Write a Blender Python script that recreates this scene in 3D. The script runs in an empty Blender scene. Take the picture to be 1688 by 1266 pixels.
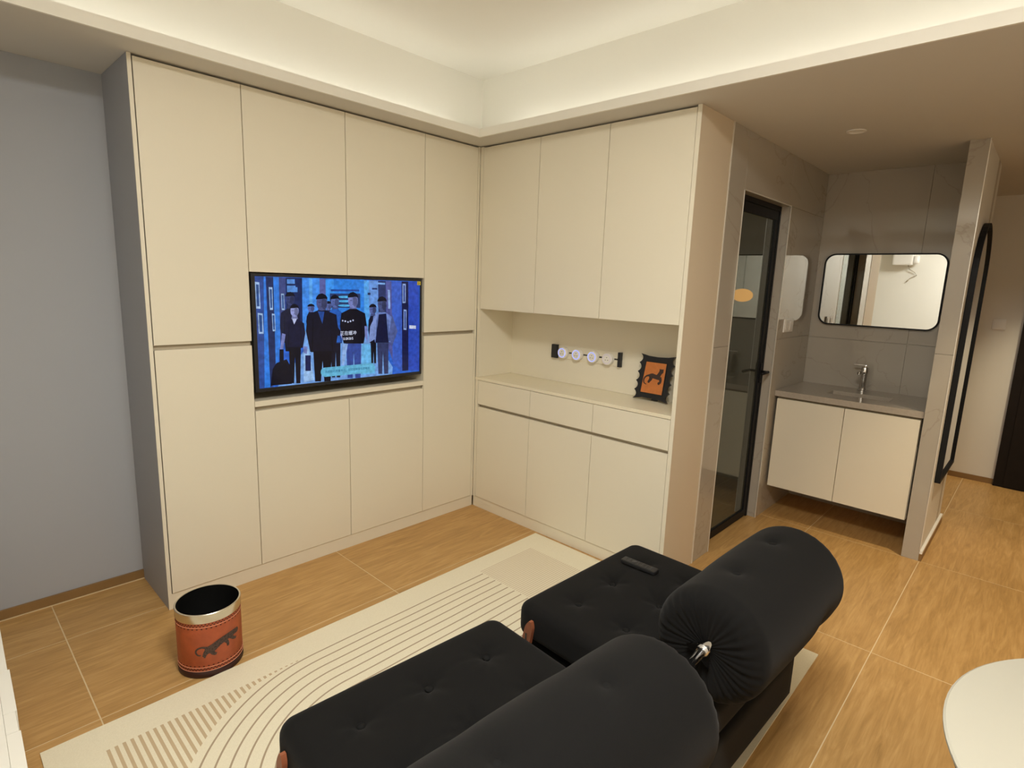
import bpy, bmesh, math, random
from mathutils import Vector, Matrix
random.seed(7)
PI = math.pi
SC = bpy.context.scene
COL = SC.collection

# ------------------------------------------------------------------ camera
cam_d = bpy.data.cameras.new('camera'); cam = bpy.data.objects.new('camera', cam_d); COL.objects.link(cam)
cam_d.sensor_width = 36.0; cam_d.lens = 936.19 / 1688 * 36.0; cam_d.clip_start = 0.02; cam_d.clip_end = 60
_r = (0.68807503, -0.72477426, 0.03542633); _u = (0.10401825, 0.14683251, 0.98367699); _f = (0.7181455, 0.67315859, -0.17642154)
cam.matrix_world = Matrix(((_r[0], _u[0], -_f[0], -2.53251), (_r[1], _u[1], -_f[1], -2.70822), (_r[2], _u[2], -_f[2], 1.51826), (0, 0, 0, 1)))
SC.camera = cam
# ------------------------------------------------------------------ world, exposure
w = bpy.data.worlds.new('world'); SC.world = w; w.use_nodes = True
w.node_tree.nodes['Background'].inputs[0].default_value = (0.55, 0.6, 0.7, 1)
w.node_tree.nodes['Background'].inputs[1].default_value = 0.05
SC.view_settings.view_transform = 'Standard'; SC.view_settings.look = 'None'
SC.view_settings.gamma = 1; SC.view_settings.use_curve_mapping = False
SC.view_settings.exposure = 0.16
LED_STRENGTH = 16.0
FILL_STRENGTH = 50.0
FILL_COLOR = (1.0, 0.98, 0.91)
LED_COLOR = (1.0, 0.97, 0.85)
PENDANT_STRENGTH = 3.0
CORRIDOR_W = 92.0
SC.cycles.use_denoising = True
SC.cycles.max_bounces = 12; SC.cycles.diffuse_bounces = 8; SC.cycles.glossy_bounces = 6
SC.cycles.transparent_max_bounces = 12
SC.cycles.caustics_reflective = False; SC.cycles.caustics_refractive = False
SC.cycles.sample_clamp_indirect = 6.0

# ------------------------------------------------------------------ materials
def s2l(c):
    return tuple((v / 255 / 12.92) if v / 255 <= 0.04045 else ((v / 255 + 0.055) / 1.055) ** 2.4 for v in c)
def mat(name, col, rough=0.5, metal=0.0, spec=0.5, noise=None, bump=None, emis=None, coat=0, sheen=0):
    m = bpy.data.materials.new(name); m.use_nodes = True; nt = m.node_tree; b = nt.nodes['Principled BSDF']
    b.inputs['Base Color'].default_value = (*col, 1); b.inputs['Roughness'].default_value = rough
    b.inputs['Metallic'].default_value = metal; b.inputs['Specular IOR Level'].default_value = spec
    if coat: b.inputs['Coat Weight'].default_value = coat; b.inputs['Coat Roughness'].default_value = 0.05
    if sheen: b.inputs['Sheen Weight'].default_value = sheen; b.inputs['Sheen Roughness'].default_value = 0.5
    if emis: b.inputs['Emission Color'].default_value = (*emis[0], 1); b.inputs['Emission Strength'].default_value = emis[1]
    tc = nt.nodes.new('ShaderNodeTexCoord')
    if noise:
        sc, amt = noise
        n = nt.nodes.new('ShaderNodeTexNoise'); n.inputs['Scale'].default_value = sc; n.inputs['Detail'].default_value = 4
        nt.links.new(tc.outputs['Object'], n.inputs['Vector'])
        mx = nt.nodes.new('ShaderNodeMix'); mx.data_type = 'RGBA'
        mx.inputs['A'].default_value = (*[max(0, c * (1 - amt)) for c in col], 1)
        mx.inputs['B'].default_value = (*[min(1, c * (1 + amt)) for c in col], 1)
        nt.links.new(n.outputs['Fac'], mx.inputs['Factor']); nt.links.new(mx.outputs['Result'], b.inputs['Base Color'])
    if bump:
        sc, st = bump
        n2 = nt.nodes.new('ShaderNodeTexNoise'); n2.inputs['Scale'].default_value = sc; n2.inputs['Detail'].default_value = 3
        bp = nt.nodes.new('ShaderNodeBump'); bp.inputs['Strength'].default_value = st; bp.inputs['Distance'].default_value = 0.002
        nt.links.new(tc.outputs['Object'], n2.inputs['Vector']); nt.links.new(n2.outputs['Fac'], bp.inputs['Height'])
        nt.links.new(bp.outputs['Normal'], b.inputs['Normal'])
    return m

M = {}
M['laminate'] = mat('cream_laminate', (0.765, 0.715, 0.59), 0.42, spec=0.4, bump=(220, 0.08))
M['laminate_dark'] = mat('cabinet_gap_edge', (0.46, 0.40, 0.30), 0.6)
M['worktop'] = mat('pale_worktop', (0.80, 0.74, 0.58), 0.35, noise=(60, 0.04))
M['paint'] = mat('white_paint', (0.80, 0.78, 0.72), 0.85, spec=0.2)
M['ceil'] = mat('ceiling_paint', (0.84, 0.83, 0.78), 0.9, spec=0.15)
M['soffit'] = mat('shaded_soffit_paint', (0.63, 0.605, 0.56), 0.85, spec=0.2)  # white paint darkened to carry the shade of the underside
M['wall_shaded'] = mat('shaded_wall_paint', (0.405, 0.42, 0.455), 0.85, spec=0.2)  # shade of the alcove is put into this wall colour
M['side_panel'] = mat('shaded_side_panel', (0.36, 0.375, 0.42), 0.7, spec=0.2)  # cabinet flank turned from the light, its shade painted into the tone
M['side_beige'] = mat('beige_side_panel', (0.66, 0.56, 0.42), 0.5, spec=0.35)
M['metal_trim'] = mat('pale_metal_trim', (0.80, 0.76, 0.68), 0.35, metal=0.3)
M['grout_wall'] = mat('wall_grout', (0.55, 0.51, 0.44), 0.8)
M['black_metal'] = mat('black_metal', (0.008, 0.008, 0.009), 0.5, spec=0.2)
M['black_plastic'] = mat('black_plastic', (0.014, 0.014, 0.016), 0.4)
M['chrome'] = mat('chrome', (0.85, 0.85, 0.86), 0.12, metal=1)
M['steel'] = mat('brushed_steel_band', (0.72, 0.68, 0.60), 0.25, metal=1)
M['mirror'] = mat('mirror_glass', (0.93, 0.94, 0.92), 0.0, metal=1)
M['black_inner'] = mat('black_liner', (0.004, 0.004, 0.004), 0.7, spec=0.1)
M['white_plastic'] = mat('white_plastic', (0.82, 0.80, 0.76), 0.35)
M['ceramic'] = mat('white_ceramic', (0.88, 0.86, 0.80), 0.12)
M['stone'] = mat('greige_stone_top', (0.42, 0.37, 0.31), 0.12, noise=(90, 0.12))
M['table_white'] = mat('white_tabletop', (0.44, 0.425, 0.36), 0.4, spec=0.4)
M['chest_white'] = mat('white_chest_lacquer', (0.74, 0.72, 0.66), 0.45)
M['dark_red_edge'] = mat('dark_red_brown_wood', (0.06, 0.014, 0.008), 0.5)
M['leather_tab'] = mat('tan_wood_leg', (0.27, 0.085, 0.038), 0.5, noise=(40, 0.25))
M['brown_skirting'] = mat('brown_skirting', (0.26, 0.15, 0.055), 0.5, noise=(9, 0.2))
M['dark_door'] = mat('dark_brown_door', (0.012, 0.008, 0.006), 0.6, spec=0.2, noise=(20, 0.3))
M['frame_black'] = mat('black_lacquer_frame', (0.010, 0.010, 0.011), 0.3)
M['canvas'] = mat('orange_leather_picture', (0.50, 0.16, 0.035), 0.6, noise=(45, 0.22))
M['leo_dark'] = mat('dark_brown_print', (0.035, 0.017, 0.012), 0.6)
M['yellow'] = mat('yellow_sticker', (0.75, 0.62, 0.05), 0.5)
M['grout_floor'] = mat('floor_grout', (0.68, 0.54, 0.33), 0.8)
M['red_brown'] = mat('dark_base_leather', (0.03, 0.006, 0.005), 0.45)
M['stitch'] = mat('pale_stitching', (0.75, 0.33, 0.20), 0.7)
M['stamp'] = mat('stamped_dark_leather', (0.05, 0.010, 0.006), 0.6)

def glow(name, col, st):
    m = bpy.data.materials.new(name); m.use_nodes = True; nt = m.node_tree; nt.nodes.clear()
    e = nt.nodes.new('ShaderNodeEmission'); e.inputs[0].default_value = (*col, 1); e.inputs[1].default_value = st
    o = nt.nodes.new('ShaderNodeOutputMaterial'); nt.links.new(e.outputs[0], o.inputs[0]); return m
M['led'] = glow('led_strip_light', LED_COLOR, LED_STRENGTH)
M['ring_blue'] = glow('blue_white_indicator_ring', s2l((165, 175, 255)), 1.1)
M['ring_soft'] = mat('unlit_ring', (0.75, 0.70, 0.85), 0.4)

def N(nt, t, **k):
    n = nt.nodes.new(t)
    for a, v in k.items():
        if a.startswith('i_'): n.inputs[a[2:].replace('_', ' ')].default_value = v
        else: setattr(n, a, v)
    return n
def math_n(nt, op, a, b=None, c=None):
    n = nt.nodes.new('ShaderNodeMath'); n.operation = op
    for i, v in enumerate((a, b, c)):
        if v is None: continue
        if isinstance(v, (int, float)): n.inputs[i].default_value = v
        else: nt.links.new(v, n.inputs[i])
    return n.outputs[0]

def floor_mat():
    m = bpy.data.materials.new('oak_look_floor_tile'); m.use_nodes = True; nt = m.node_tree; b = nt.nodes['Principled BSDF']; L = nt.links
    g = N(nt, 'ShaderNodeNewGeometry'); oi = N(nt, 'ShaderNodeObjectInfo')
    off = N(nt, 'ShaderNodeVectorMath', operation='SCALE'); off.inputs[0].default_value = (37, 19, 11)
    L.new(oi.outputs['Random'], off.inputs['Scale'])
    ad = N(nt, 'ShaderNodeVectorMath', operation='ADD'); L.new(g.outputs['Position'], ad.inputs[0]); L.new(off.outputs[0], ad.inputs[1])
    mp = N(nt, 'ShaderNodeMapping'); mp.inputs['Scale'].default_value = (1.5, 13, 1); L.new(ad.outputs[0], mp.inputs[0])
    n1 = N(nt, 'ShaderNodeTexNoise'); n1.inputs['Scale'].default_value = 2.2; n1.inputs['Detail'].default_value = 8; n1.inputs['Roughness'].default_value = 0.62; n1.inputs['Distortion'].default_value = 1.3
    L.new(mp.outputs[0], n1.inputs['Vector'])
    mp2 = N(nt, 'ShaderNodeMapping'); mp2.inputs['Scale'].default_value = (5, 85, 1); L.new(ad.outputs[0], mp2.inputs[0])
    n2 = N(nt, 'ShaderNodeTexNoise'); n2.inputs['Scale'].default_value = 1.6; n2.inputs['Detail'].default_value = 5; L.new(mp2.outputs[0], n2.inputs['Vector'])
    f = math_n(nt, 'ADD', math_n(nt, 'MULTIPLY', n1.outputs['Fac'], 0.7), math_n(nt, 'MULTIPLY', n2.outputs['Fac'], 0.3))
    cr = N(nt, 'ShaderNodeValToRGB'); e = cr.color_ramp.elements
    e[0].position = 0.30; e[0].color = (0.36, 0.205, 0.068, 1); e[1].position = 0.72; e[1].color = (0.62, 0.385, 0.155, 1)
    mid = cr.color_ramp.elements.new(0.5); mid.color = (0.49, 0.285, 0.100, 1)
    L.new(f, cr.inputs[0]); L.new(cr.outputs[0], b.inputs['Base Color'])
    b.inputs['Roughness'].default_value = 0.38; b.inputs['Specular IOR Level'].default_value = 0.4
    bp = N(nt, 'ShaderNodeBump'); bp.inputs['Strength'].default_value = 0.12; bp.inputs['Distance'].default_value = 0.001
    L.new(f, bp.inputs['Height']); L.new(bp.outputs[0], b.inputs['Normal'])
    return m
M['floor'] = floor_mat()

def wall_tile_mat():
    m = bpy.data.materials.new('glossy_greige_marble_tile'); m.use_nodes = True; nt = m.node_tree; b = nt.nodes['Principled BSDF']; L = nt.links
    g = N(nt, 'ShaderNodeNewGeometry')
    n0 = N(nt, 'ShaderNodeTexNoise'); n0.inputs['Scale'].default_value = 1.3; n0.inputs['Detail'].default_value = 5; L.new(g.outputs['Position'], n0.inputs['Vector'])
    w_ = N(nt, 'ShaderNodeTexNoise'); w_.inputs['Scale'].default_value = 0.9; w_.inputs['Detail'].default_value = 6; w_.inputs['Distortion'].default_value = 1.2
    mp = N(nt, 'ShaderNodeMapping'); mp.inputs['Rotation'].default_value = (0.7, 0.3, 0.5); mp.inputs['Scale'].default_value = (1, 1.8, 1.4); L.new(g.outputs['Position'], mp.inputs[0]); L.new(mp.outputs[0], w_.inputs['Vector'])
    d = math_n(nt, 'ABSOLUTE', math_n(nt, 'SUBTRACT', w_.outputs['Fac'], 0.5))
    v = math_n(nt, 'SUBTRACT', 1.0, math_n(nt, 'MINIMUM', math_n(nt, 'MULTIPLY', d, 130.0), 1.0))
    base = N(nt, 'ShaderNodeMix', data_type='RGBA'); base.inputs['A'].default_value = (0.40, 0.36, 0.30, 1); base.inputs['B'].default_value = (0.47, 0.425, 0.36, 1)
    L.new(n0.outputs['Fac'], base.inputs['Factor'])
    mx = N(nt, 'ShaderNodeMix', data_type='RGBA'); mx.inputs['B'].default_value = (0.30, 0.25, 0.20, 1); L.new(base.outputs['Result'], mx.inputs['A'])
    L.new(math_n(nt, 'MULTIPLY', v, 0.45), mx.inputs['Factor']); L.new(mx.outputs['Result'], b.inputs['Base Color'])
    b.inputs['Roughness'].default_value = 0.06; b.inputs['Specular IOR Level'].default_value = 0.5
    return m
M['tile'] = wall_tile_mat()

def fabric_mat():
    m = mat('black_woven_fabric', (0.0065, 0.0063, 0.0063), 0.9, spec=0.12, sheen=0.05, bump=(900, 0.25))
    return m
M['fabric'] = fabric_mat()
M['button'] = mat('black_fabric_button', (0.008, 0.008, 0.008), 0.85, spec=0.15)

def glass_mat():
    m = bpy.data.materials.new('dark_tinted_door_glass'); m.use_nodes = True; nt = m.node_tree; nt.nodes.clear(); L = nt.links
    t = N(nt, 'ShaderNodeBsdfTransparent'); t.inputs[0].default_value = (0.42, 0.47, 0.42, 1)
    gl = N(nt, 'ShaderNodeBsdfGlossy'); gl.inputs['Roughness'].default_value = 0.02; gl.inputs[0].default_value = (0.85, 0.9, 0.88, 1)
    df = N(nt, 'ShaderNodeBsdfDiffuse'); df.inputs[0].default_value = (0.10, 0.108, 0.094, 1)
    fr = N(nt, 'ShaderNodeFresnel'); fr.inputs[0].default_value = 1.5
    m1 = N(nt, 'ShaderNodeMixShader'); m1.inputs[0].default_value = 0.55; L.new(t.outputs[0], m1.inputs[1]); L.new(df.outputs[0], m1.inputs[2])
    m2 = N(nt, 'ShaderNodeMixShader'); L.new(math_n(nt, 'ADD', fr.outputs[0], 0.04), m2.inputs[0]); L.new(m1.outputs[0], m2.inputs[1]); L.new(gl.outputs[0], m2.inputs[2])
    o = N(nt, 'ShaderNodeOutputMaterial'); L.new(m2.outputs[0], o.inputs[0]); return m
M['glass'] = glass_mat()

def pendant_mat():
    m = bpy.data.materials.new('amber_glowing_shade'); m.use_nodes = True; nt = m.node_tree; nt.nodes.clear(); L = nt.links
    e = N(nt, 'ShaderNodeEmission'); e.inputs[0].default_value = (1.0, 0.50, 0.16, 1); e.inputs[1].default_value = PENDANT_STRENGTH
    o = N(nt, 'ShaderNodeOutputMaterial'); L.new(e.outputs[0], o.inputs[0]); return m
M['pendant'] = pendant_mat()

def leather_mat():
    m = mat('orange_brown_leather', (0.40, 0.085, 0.03), 0.5, noise=(28, 0.32), bump=(160, 0.3)); return m
M['leather'] = leather_mat()
def leopard_mat():
    m = bpy.data.materials.new('spotted_leopard_print'); m.use_nodes = True; nt = m.node_tree; b = nt.nodes['Principled BSDF']; L = nt.links
    tc = N(nt, 'ShaderNodeTexCoord'); v = N(nt, 'ShaderNodeTexVoronoi'); v.inputs['Scale'].default_value = 170; L.new(tc.outputs['Object'], v.inputs['Vector'])
    cr = N(nt, 'ShaderNodeValToRGB'); cr.color_ramp.elements[0].position = 0.28; cr.color_ramp.elements[0].color = (0.022, 0.012, 0.010, 1)
    cr.color_ramp.elements[1].position = 0.5; cr.color_ramp.elements[1].color = (0.075, 0.042, 0.032, 1)
    L.new(v.outputs['Distance'], cr.inputs[0]); L.new(cr.outputs[0], b.inputs['Base Color']); b.inputs['Roughness'].default_value = 0.6
    return m
M['leopard'] = leopard_mat()

# rug: printed pattern in the rug's own coordinates (x along its length, y across)
def rug_mat():
    m = bpy.data.materials.new('cream_rug_with_line_pattern'); m.use_nodes = True; nt = m.node_tree; b = nt.nodes['Principled BSDF']; L = nt.links
    g = N(nt, 'ShaderNodeTexCoord'); s = N(nt, 'ShaderNodeSeparateXYZ'); L.new(g.outputs['Object'], s.inputs[0]); x, y = s.outputs[0], s.outputs[1]
    mn = lambda op, a, b_=None: math_n(nt, op, a, b_)
    CX, R, CY, TOP, PITCH, LW = -1.53, 0.66, -1.395, -0.735, 0.0455, 0.0065
    # arch: distance measured from the centre line for x > CX, radially for x < CX
    ay = mn('ABSOLUTE', mn('SUBTRACT', y, CY))
    dx = mn('MINIMUM', mn('SUBTRACT', x, CX), 0.0)
    rad = mn('SQRT', mn('ADD', mn('POWER', dx, 2.0), mn('POWER', ay, 2.0)))
    depth = mn('SUBTRACT', R, rad)                       # 0 at the outer line, grows inwards
    fr = mn('MULTIPLY', mn('ABSOLUTE', mn('SUBTRACT', mn('FRACT', mn('ADD', mn('DIVIDE', depth, PITCH), 0.5)), 0.5)), PITCH)
    line = mn('LESS_THAN', fr, LW / 2)
    inreg = mn('MULTIPLY', mn('GREATER_THAN', depth, -0.01), mn('LESS_THAN', x, -0.598))
    lines = mn('MULTIPLY', line, inreg)
    # vertical bars outside the arch
    bp = 0.0216
    bars = mn('LESS_THAN', mn('FRACT', mn('DIVIDE', mn('ADD', x, 2.245), bp)), 0.45)
    breg = mn('MULTIPLY', mn('MULTIPLY', mn('GREATER_THAN', x, -2.245), mn('LESS_THAN', x, -1.60)), mn('MULTIPLY', mn('LESS_THAN', mn('ADD', depth, mn('MINIMUM', 0.032, mn('ADD', 0.006, mn('MULTIPLY', mn('SUBTRACT', -1.6, x), 0.13)))), 0.0), mn('LESS_THAN', ay, R + 0.007)))
    bars = mn('MULTIPLY', bars, breg)
    # finely ribbed block at the far end
    freg = mn('MULTIPLY', mn('MULTIPLY', mn('GREATER_THAN', x, -0.592), mn('LESS_THAN', x, -0.19)), mn('LESS_THAN', ay, 0.69))
    fine = mn('MULTIPLY', mn('LESS_THAN', mn('FRACT', mn('DIVIDE', y, 0.0135)), 0.5), freg)
    nz = N(nt, 'ShaderNodeTexNoise'); nz.inputs['Scale'].default_value = 260; nz.inputs['Detail'].default_value = 3; L.new(g.outputs['Object'], nz.inputs['Vector'])
    base = N(nt, 'ShaderNodeMix', data_type='RGBA'); base.inputs['A'].default_value = (0.72, 0.66, 0.50, 1); base.inputs['B'].default_value = (0.86, 0.80, 0.64, 1); L.new(nz.outputs['Fac'], base.inputs['Factor'])
    a = N(nt, 'ShaderNodeMix', data_type='RGBA'); a.inputs['B'].default_value = (0.36, 0.27, 0.18, 1); L.new(base.outputs['Result'], a.inputs['A']); L.new(mn('MULTIPLY', lines, 0.9), a.inputs['Factor'])
    a2 = N(nt, 'ShaderNodeMix', data_type='RGBA'); a2.inputs['B'].default_value = (0.52, 0.39, 0.24, 1); L.new(a.outputs['Result'], a2.inputs['A']); L.new(mn('MULTIPLY', bars, 0.9), a2.inputs['Factor'])
    a3 = N(nt, 'ShaderNodeMix', data_type='RGBA'); a3.inputs['B'].default_value = (0.58, 0.46, 0.33, 1); L.new(a2.outputs['Result'], a3.inputs['A']); L.new(mn('MULTIPLY', fine, 0.62), a3.inputs['Factor'])
    L.new(a3.outputs['Result'], b.inputs['Base Color']); b.inputs['Roughness'].default_value = 0.95; b.inputs['Specular IOR Level'].default_value = 0.1
    bm_ = N(nt, 'ShaderNodeBump'); bm_.inputs['Strength'].default_value = 0.35; bm_.inputs['Distance'].default_value = 0.002
    L.new(nz.outputs['Fac'], bm_.inputs['Height']); L.new(bm_.outputs[0], b.inputs['Normal'])
    return m
M['rug'] = rug_mat()

# ------------------------------------------------------------------ geometry helpers
def bm_new(): return bmesh.new()
def box(bm, x0, x1, y0, y1, z0, z1, bev=0.0):
    x0, x1 = min(x0, x1), max(x0, x1); y0, y1 = min(y0, y1), max(y0, y1); z0, z1 = min(z0, z1), max(z0, z1)
    vs = [bm.verts.new((x, y, z)) for x in (x0, x1) for y in (y0, y1) for z in (z0, z1)]
    F = [(0, 1, 3, 2), (4, 6, 7, 5), (0, 4, 5, 1), (2, 3, 7, 6), (0, 2, 6, 4), (1, 5, 7, 3)]
    fs = [bm.faces.new([vs[i] for i in f]) for f in F]
    if bev:
        es = list({e for f in fs for e in f.edges})
        bmesh.ops.bevel(bm, geom=es, offset=bev, segments=2, profile=0.6, affect='EDGES', clamp_overlap=True)
    return bm
def tube(bm, pts, r, seg=12, caps=True, taper=None):
    pts = [Vector(p) for p in pts]; rings = []
    for i, p in enumerate(pts):
        t = (pts[min(i + 1, len(pts) - 1)] - pts[max(i - 1, 0)]).normalized()
        a = Vector((0, 0, 1)) if abs(t.z) < 0.9 else Vector((1, 0, 0))
        u = t.cross(a).normalized(); v = t.cross(u).normalized(); rr = r if taper is None else taper[i]
        rings.append([bm.verts.new(p + rr * (math.cos(2 * PI * k / seg) * u + math.sin(2 * PI * k / seg) * v)) for k in range(seg)])
    for a, b in zip(rings, rings[1:]):
        for k in range(seg): bm.faces.new((a[k], a[(k + 1) % seg], b[(k + 1) % seg], b[k]))
    if caps: bm.faces.new(rings[0][::-1]); bm.faces.new(rings[-1])
    return bm
def lathe(bm, prof, seg=48, center=(0, 0, 0), axis='z'):
    cx, cy, cz = center; rings = []
    def P(r, h, a):
        c, s = r * math.cos(a), r * math.sin(a)
        return {'z': (cx + c, cy + s, cz + h), 'x': (cx + h, cy + c, cz + s), 'y': (cx + c, cy + h, cz + s)}[axis]
    for r, h in prof:
        if r < 1e-6: rings.append([bm.verts.new(P(0, h, 0))])
        else: rings.append([bm.verts.new(P(r, h, 2 * PI * k / seg)) for k in range(seg)])
    for a, b in zip(rings, rings[1:]):
        for k in range(seg):
            k2 = (k + 1) % seg
            if len(a) == 1 and len(b) == 1: continue
            if len(a) == 1: bm.faces.new((a[0], b[k2], b[k]))
            elif len(b) == 1: bm.faces.new((a[k], a[k2], b[0]))
            else: bm.faces.new((a[k], a[k2], b[k2], b[k]))
    return bm
def prism(bm, pts, f, d):
    """polygon pts (2-D) mapped by f(u,v,w): w 0 and w d"""
    a = [bm.verts.new(f(u, v, 0)) for u, v in pts]; b = [bm.verts.new(f(u, v, d)) for u, v in pts]
    bm.faces.new(a); bm.faces.new(b[::-1]); n = len(pts)
    for i in range(n): bm.faces.new((a[i], b[i], b[(i + 1) % n], a[(i + 1) % n]))
    return bm
def obj(name, bm, m, parent=None, smooth=False, loc=None, recalc=True):
    if recalc: bmesh.ops.recalc_face_normals(bm, faces=bm.faces)
    me = bpy.data.meshes.new(name); bm.to_mesh(me); bm.free()
    mats = m if isinstance(m, (list, tuple)) else [m]
    for k in mats: me.materials.append(k)
    if smooth:
        for p in me.polygons: p.use_smooth = True
    o = bpy.data.objects.new(name, me); COL.objects.link(o)
    if parent is not None: o.parent = parent
    if loc is not None: o.location = loc
    return o
def sharp_smooth(o, ang=35):
    me = o.data
    for p in me.polygons: p.use_smooth = True
    me.set_sharp_from_angle(angle=math.radians(ang))
def thing(name, label, cat, loc=(0, 0, 0), rz=0, group=None):
    o = bpy.data.objects.new(name, None); COL.objects.link(o); o.location = loc; o.rotation_euler = (0, 0, rz)
    o.empty_display_size = 0.1
    o['label'] = label; o['category'] = cat
    if group: o['group'] = group
    return o
def tag(o, label, cat, group=None):
    o['label'] = label; o['category'] = cat
    if group: o['group'] = group
    return o
def struct(o, label=None, cat=None):
    o['kind'] = 'structure'
    if label: o['label'] = label
    if cat: o['category'] = cat
    return o
def root(name, label, cat):
    o = bpy.data.objects.new(name, None); COL.objects.link(o); return struct(o, label, cat)
# boxes in a thing's local frame, given in world coordinates
def wbox(name, t, m, x0, x1, y0, y1, z0, z1, bev=0.0):
    L = t.matrix_basis.translation if t is not None else Vector((0, 0, 0))
    bm = bm_new(); box(bm, x0 - L.x, x1 - L.x, y0 - L.y, y1 - L.y, z0 - L.z, z1 - L.z, bev)
    return obj(name, bm, m, t)

# ------------------------------------------------------------------ key measures
W = -1.859; A1, A2, A3, A4, A5 = -1.842, -1.437, -0.932, -0.4288, -0.019
B0, B1, B2, B3 = -0.0284, -0.4878, -0.9505, -1.416
L_ = -1.4373; ZC = 2.3323; ZT = 2.3241; ZK = 0.073
DEP = 0.40; T1 = 0.349; T2 = 0.557; T3 = 1.288; X2 = 1.969; PX = 1.3753; PM = -2.2597; PM2 = -2.3451
XW = -2.95; XE = 3.56; YS = -4.30; YN = 0.4016; ZCL = 2.755; CS = 0.10; LIP = -0.1675; ZL = 2.376

# ------------------------------------------------------------------ floor
fl = root('floor', 'oak-look porcelain tile floor of long tiles with pale joints', 'floor')
bm = bm_new(); box(bm, XW - 0.1, XE + 0.1, YS - 0.1, YN + 0.1, -0.05, -0.0006); obj('grout_bed', bm, M['grout_floor'], fl)
FX0, FY0 = -2.2243, 0.0500
xs = [FX0 + 1.2 * k for k in range(-1, 6)]; ys = [FY0 + 0.6 * k for k in range(1, -9, -1)]
cache = {}
for i in range(len(xs) - 1):
    for j in range(len(ys) - 1):
        x0, x1 = max(xs[i], XW), min(xs[i + 1], XE); y1, y0 = min(ys[j], YN), max(ys[j + 1], YS)
        if x1 - x0 < 0.02 or y1 - y0 < 0.02: continue
        key = (round(x1 - x0, 3), round(y1 - y0, 3))
        if key not in cache:
            bm = bm_new(); hx, hy = (x1 - x0) / 2 - 0.0020, (y1 - y0) / 2 - 0.0018
            box(bm, -hx, hx, -hy, hy, -0.009, 0.0, 0.0006); o = obj('floor_tile', bm, M['floor'], fl); cache[key] = o.data
        else:
            o = bpy.data.objects.new('floor_tile', cache[key]); COL.objects.link(o); o.parent = fl
        o.location = ((x0 + x1) / 2, (y0 + y1) / 2, 0)

# ------------------------------------------------------------------ walls
def wallbox(name, label, m, *b):
    bm = bm_new(); box(bm, *b); return struct(obj(name, bm, m), label, 'wall')
wallbox('wall_north', 'plain painted wall, colour darkened for shade, behind and left of the tall cabinets', M['wall_shaded'], XW - 0.1, X2 + 0.3, YN, YN + 0.1, 0, ZCL + 0.1)
wallbox('wall_west', 'white painted wall seen only in the mirrors', M['paint'], XW - 0.1, XW, YS, YN, 0, ZCL + 0.1)
wallbox('wall_south', 'white painted wall behind the camera', M['paint'], XW - 0.1, 0.4, YS - 0.1, YS, 0, ZCL + 0.1)
wallbox('wall_south_hall', 'white painted hallway wall beyond the round table', M['paint'], 0.4, XE + 0.1, -3.62, -3.52, 0, ZCL + 0.1)
wallbox('wall_east', 'white painted wall at the far end of the hallway', M['paint'], XE, XE + 0.1, -3.52, YN, 0, ZCL + 0.1)
wallbox('wall_return', 'white painted wall corner beside the hallway', M['paint'], 0.4, 0.5, YS, -3.62, 0, ZCL + 0.1)

# tiled wall with the bathroom door, wall behind the basin, tiled partition
def wall_tiles(parent, plane, val, rects, out):
    """plane 'y' -> rects (x0,x1,z0,z1) on y=val facing out; plane 'x' -> (y0,y1,z0,z1)"""
    for a0, a1, z0, z1 in rects:
        g = 0.0008; bm = bm_new()
        if plane == 'y': box(bm, a0 + g, a1 - g, val, val - out * 0.009, z0 + g, z1 - g, 0.0005)
        else: box(bm, val, val - out * 0.009, a0 + g, a1 - g, z0 + g, z1 - g, 0.0005)
        obj('wall_tile', bm, M['tile'], parent)
TJ = 1.215
wb = root('wall_bathroom', 'glossy greige marble-look tiled wall around the glass door', 'wall')
bm = bm_new()
box(bm, T1 + 0.002, T2 - 0.009, L_ + 0.01, L_ + 0.10, 0, ZC); box(bm, T2 - 0.009, T3 + 0.009, L_ + 0.01, L_ + 0.10, 2.049, ZC); box(bm, T3 + 0.009, X2 + 0.01, L_ + 0.01, L_ + 0.10, 0, ZC)
obj('grout_bed', bm, M['grout_wall'], wb)
wall_tiles(wb, 'y', L_, [(T1 + 0.006, T2, 0, TJ), (T1 + 0.006, T2, TJ, ZC), (T2, 1.255, 2.04, ZC), (1.255, X2, 2.04, ZC), (T3, X2, 0, TJ), (T3, X2, TJ, 2.04)], -1)
# reveals of the door opening
for nm, b in (('reveal_tile', (T2 - 0.009, T2, L_ + 0.0095, L_ + 0.10, 0, 2.04)), ('reveal_tile', (T3, T3 + 0.009, L_ + 0.0095, L_ + 0.10, 0, 2.04)), ('reveal_tile', (T2, T3, L_ + 0.0095, L_ + 0.10, 2.04, 2.049))):
    bm = bm_new(); box(bm, *b); obj(nm, bm, M['tile'], wb)
# pale metal corner trims
def trim(n, b, label, m='metal_trim'):
    bm = bm_new(); box(bm, *b); return struct(obj('trim_%d' % n, bm, M[m]), label, 'trim')
trim(1, (T1 - 0.004, T1 + 0.005, L_ - 0.003, L_ + 0.009, 0, ZC), 'thin pale metal strip between beige side panel and tiled wall')
bm = bm_new(); box(bm, T3 - 0.002, T3 + 0.003, L_ - 0.002, L_ + 0.002, 0, 2.043); box(bm, T2 - 0.003, T3 + 0.003, L_ - 0.002, L_ + 0.002, 2.038, 2.043); box(bm, T2 - 0.003, T2 + 0.002, L_ - 0.002, L_ + 0.002, 0, 2.043)
struct(obj('trim_2', bm, M['metal_trim']), 'thin pale metal edging around the glass door opening', 'trim')

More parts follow.
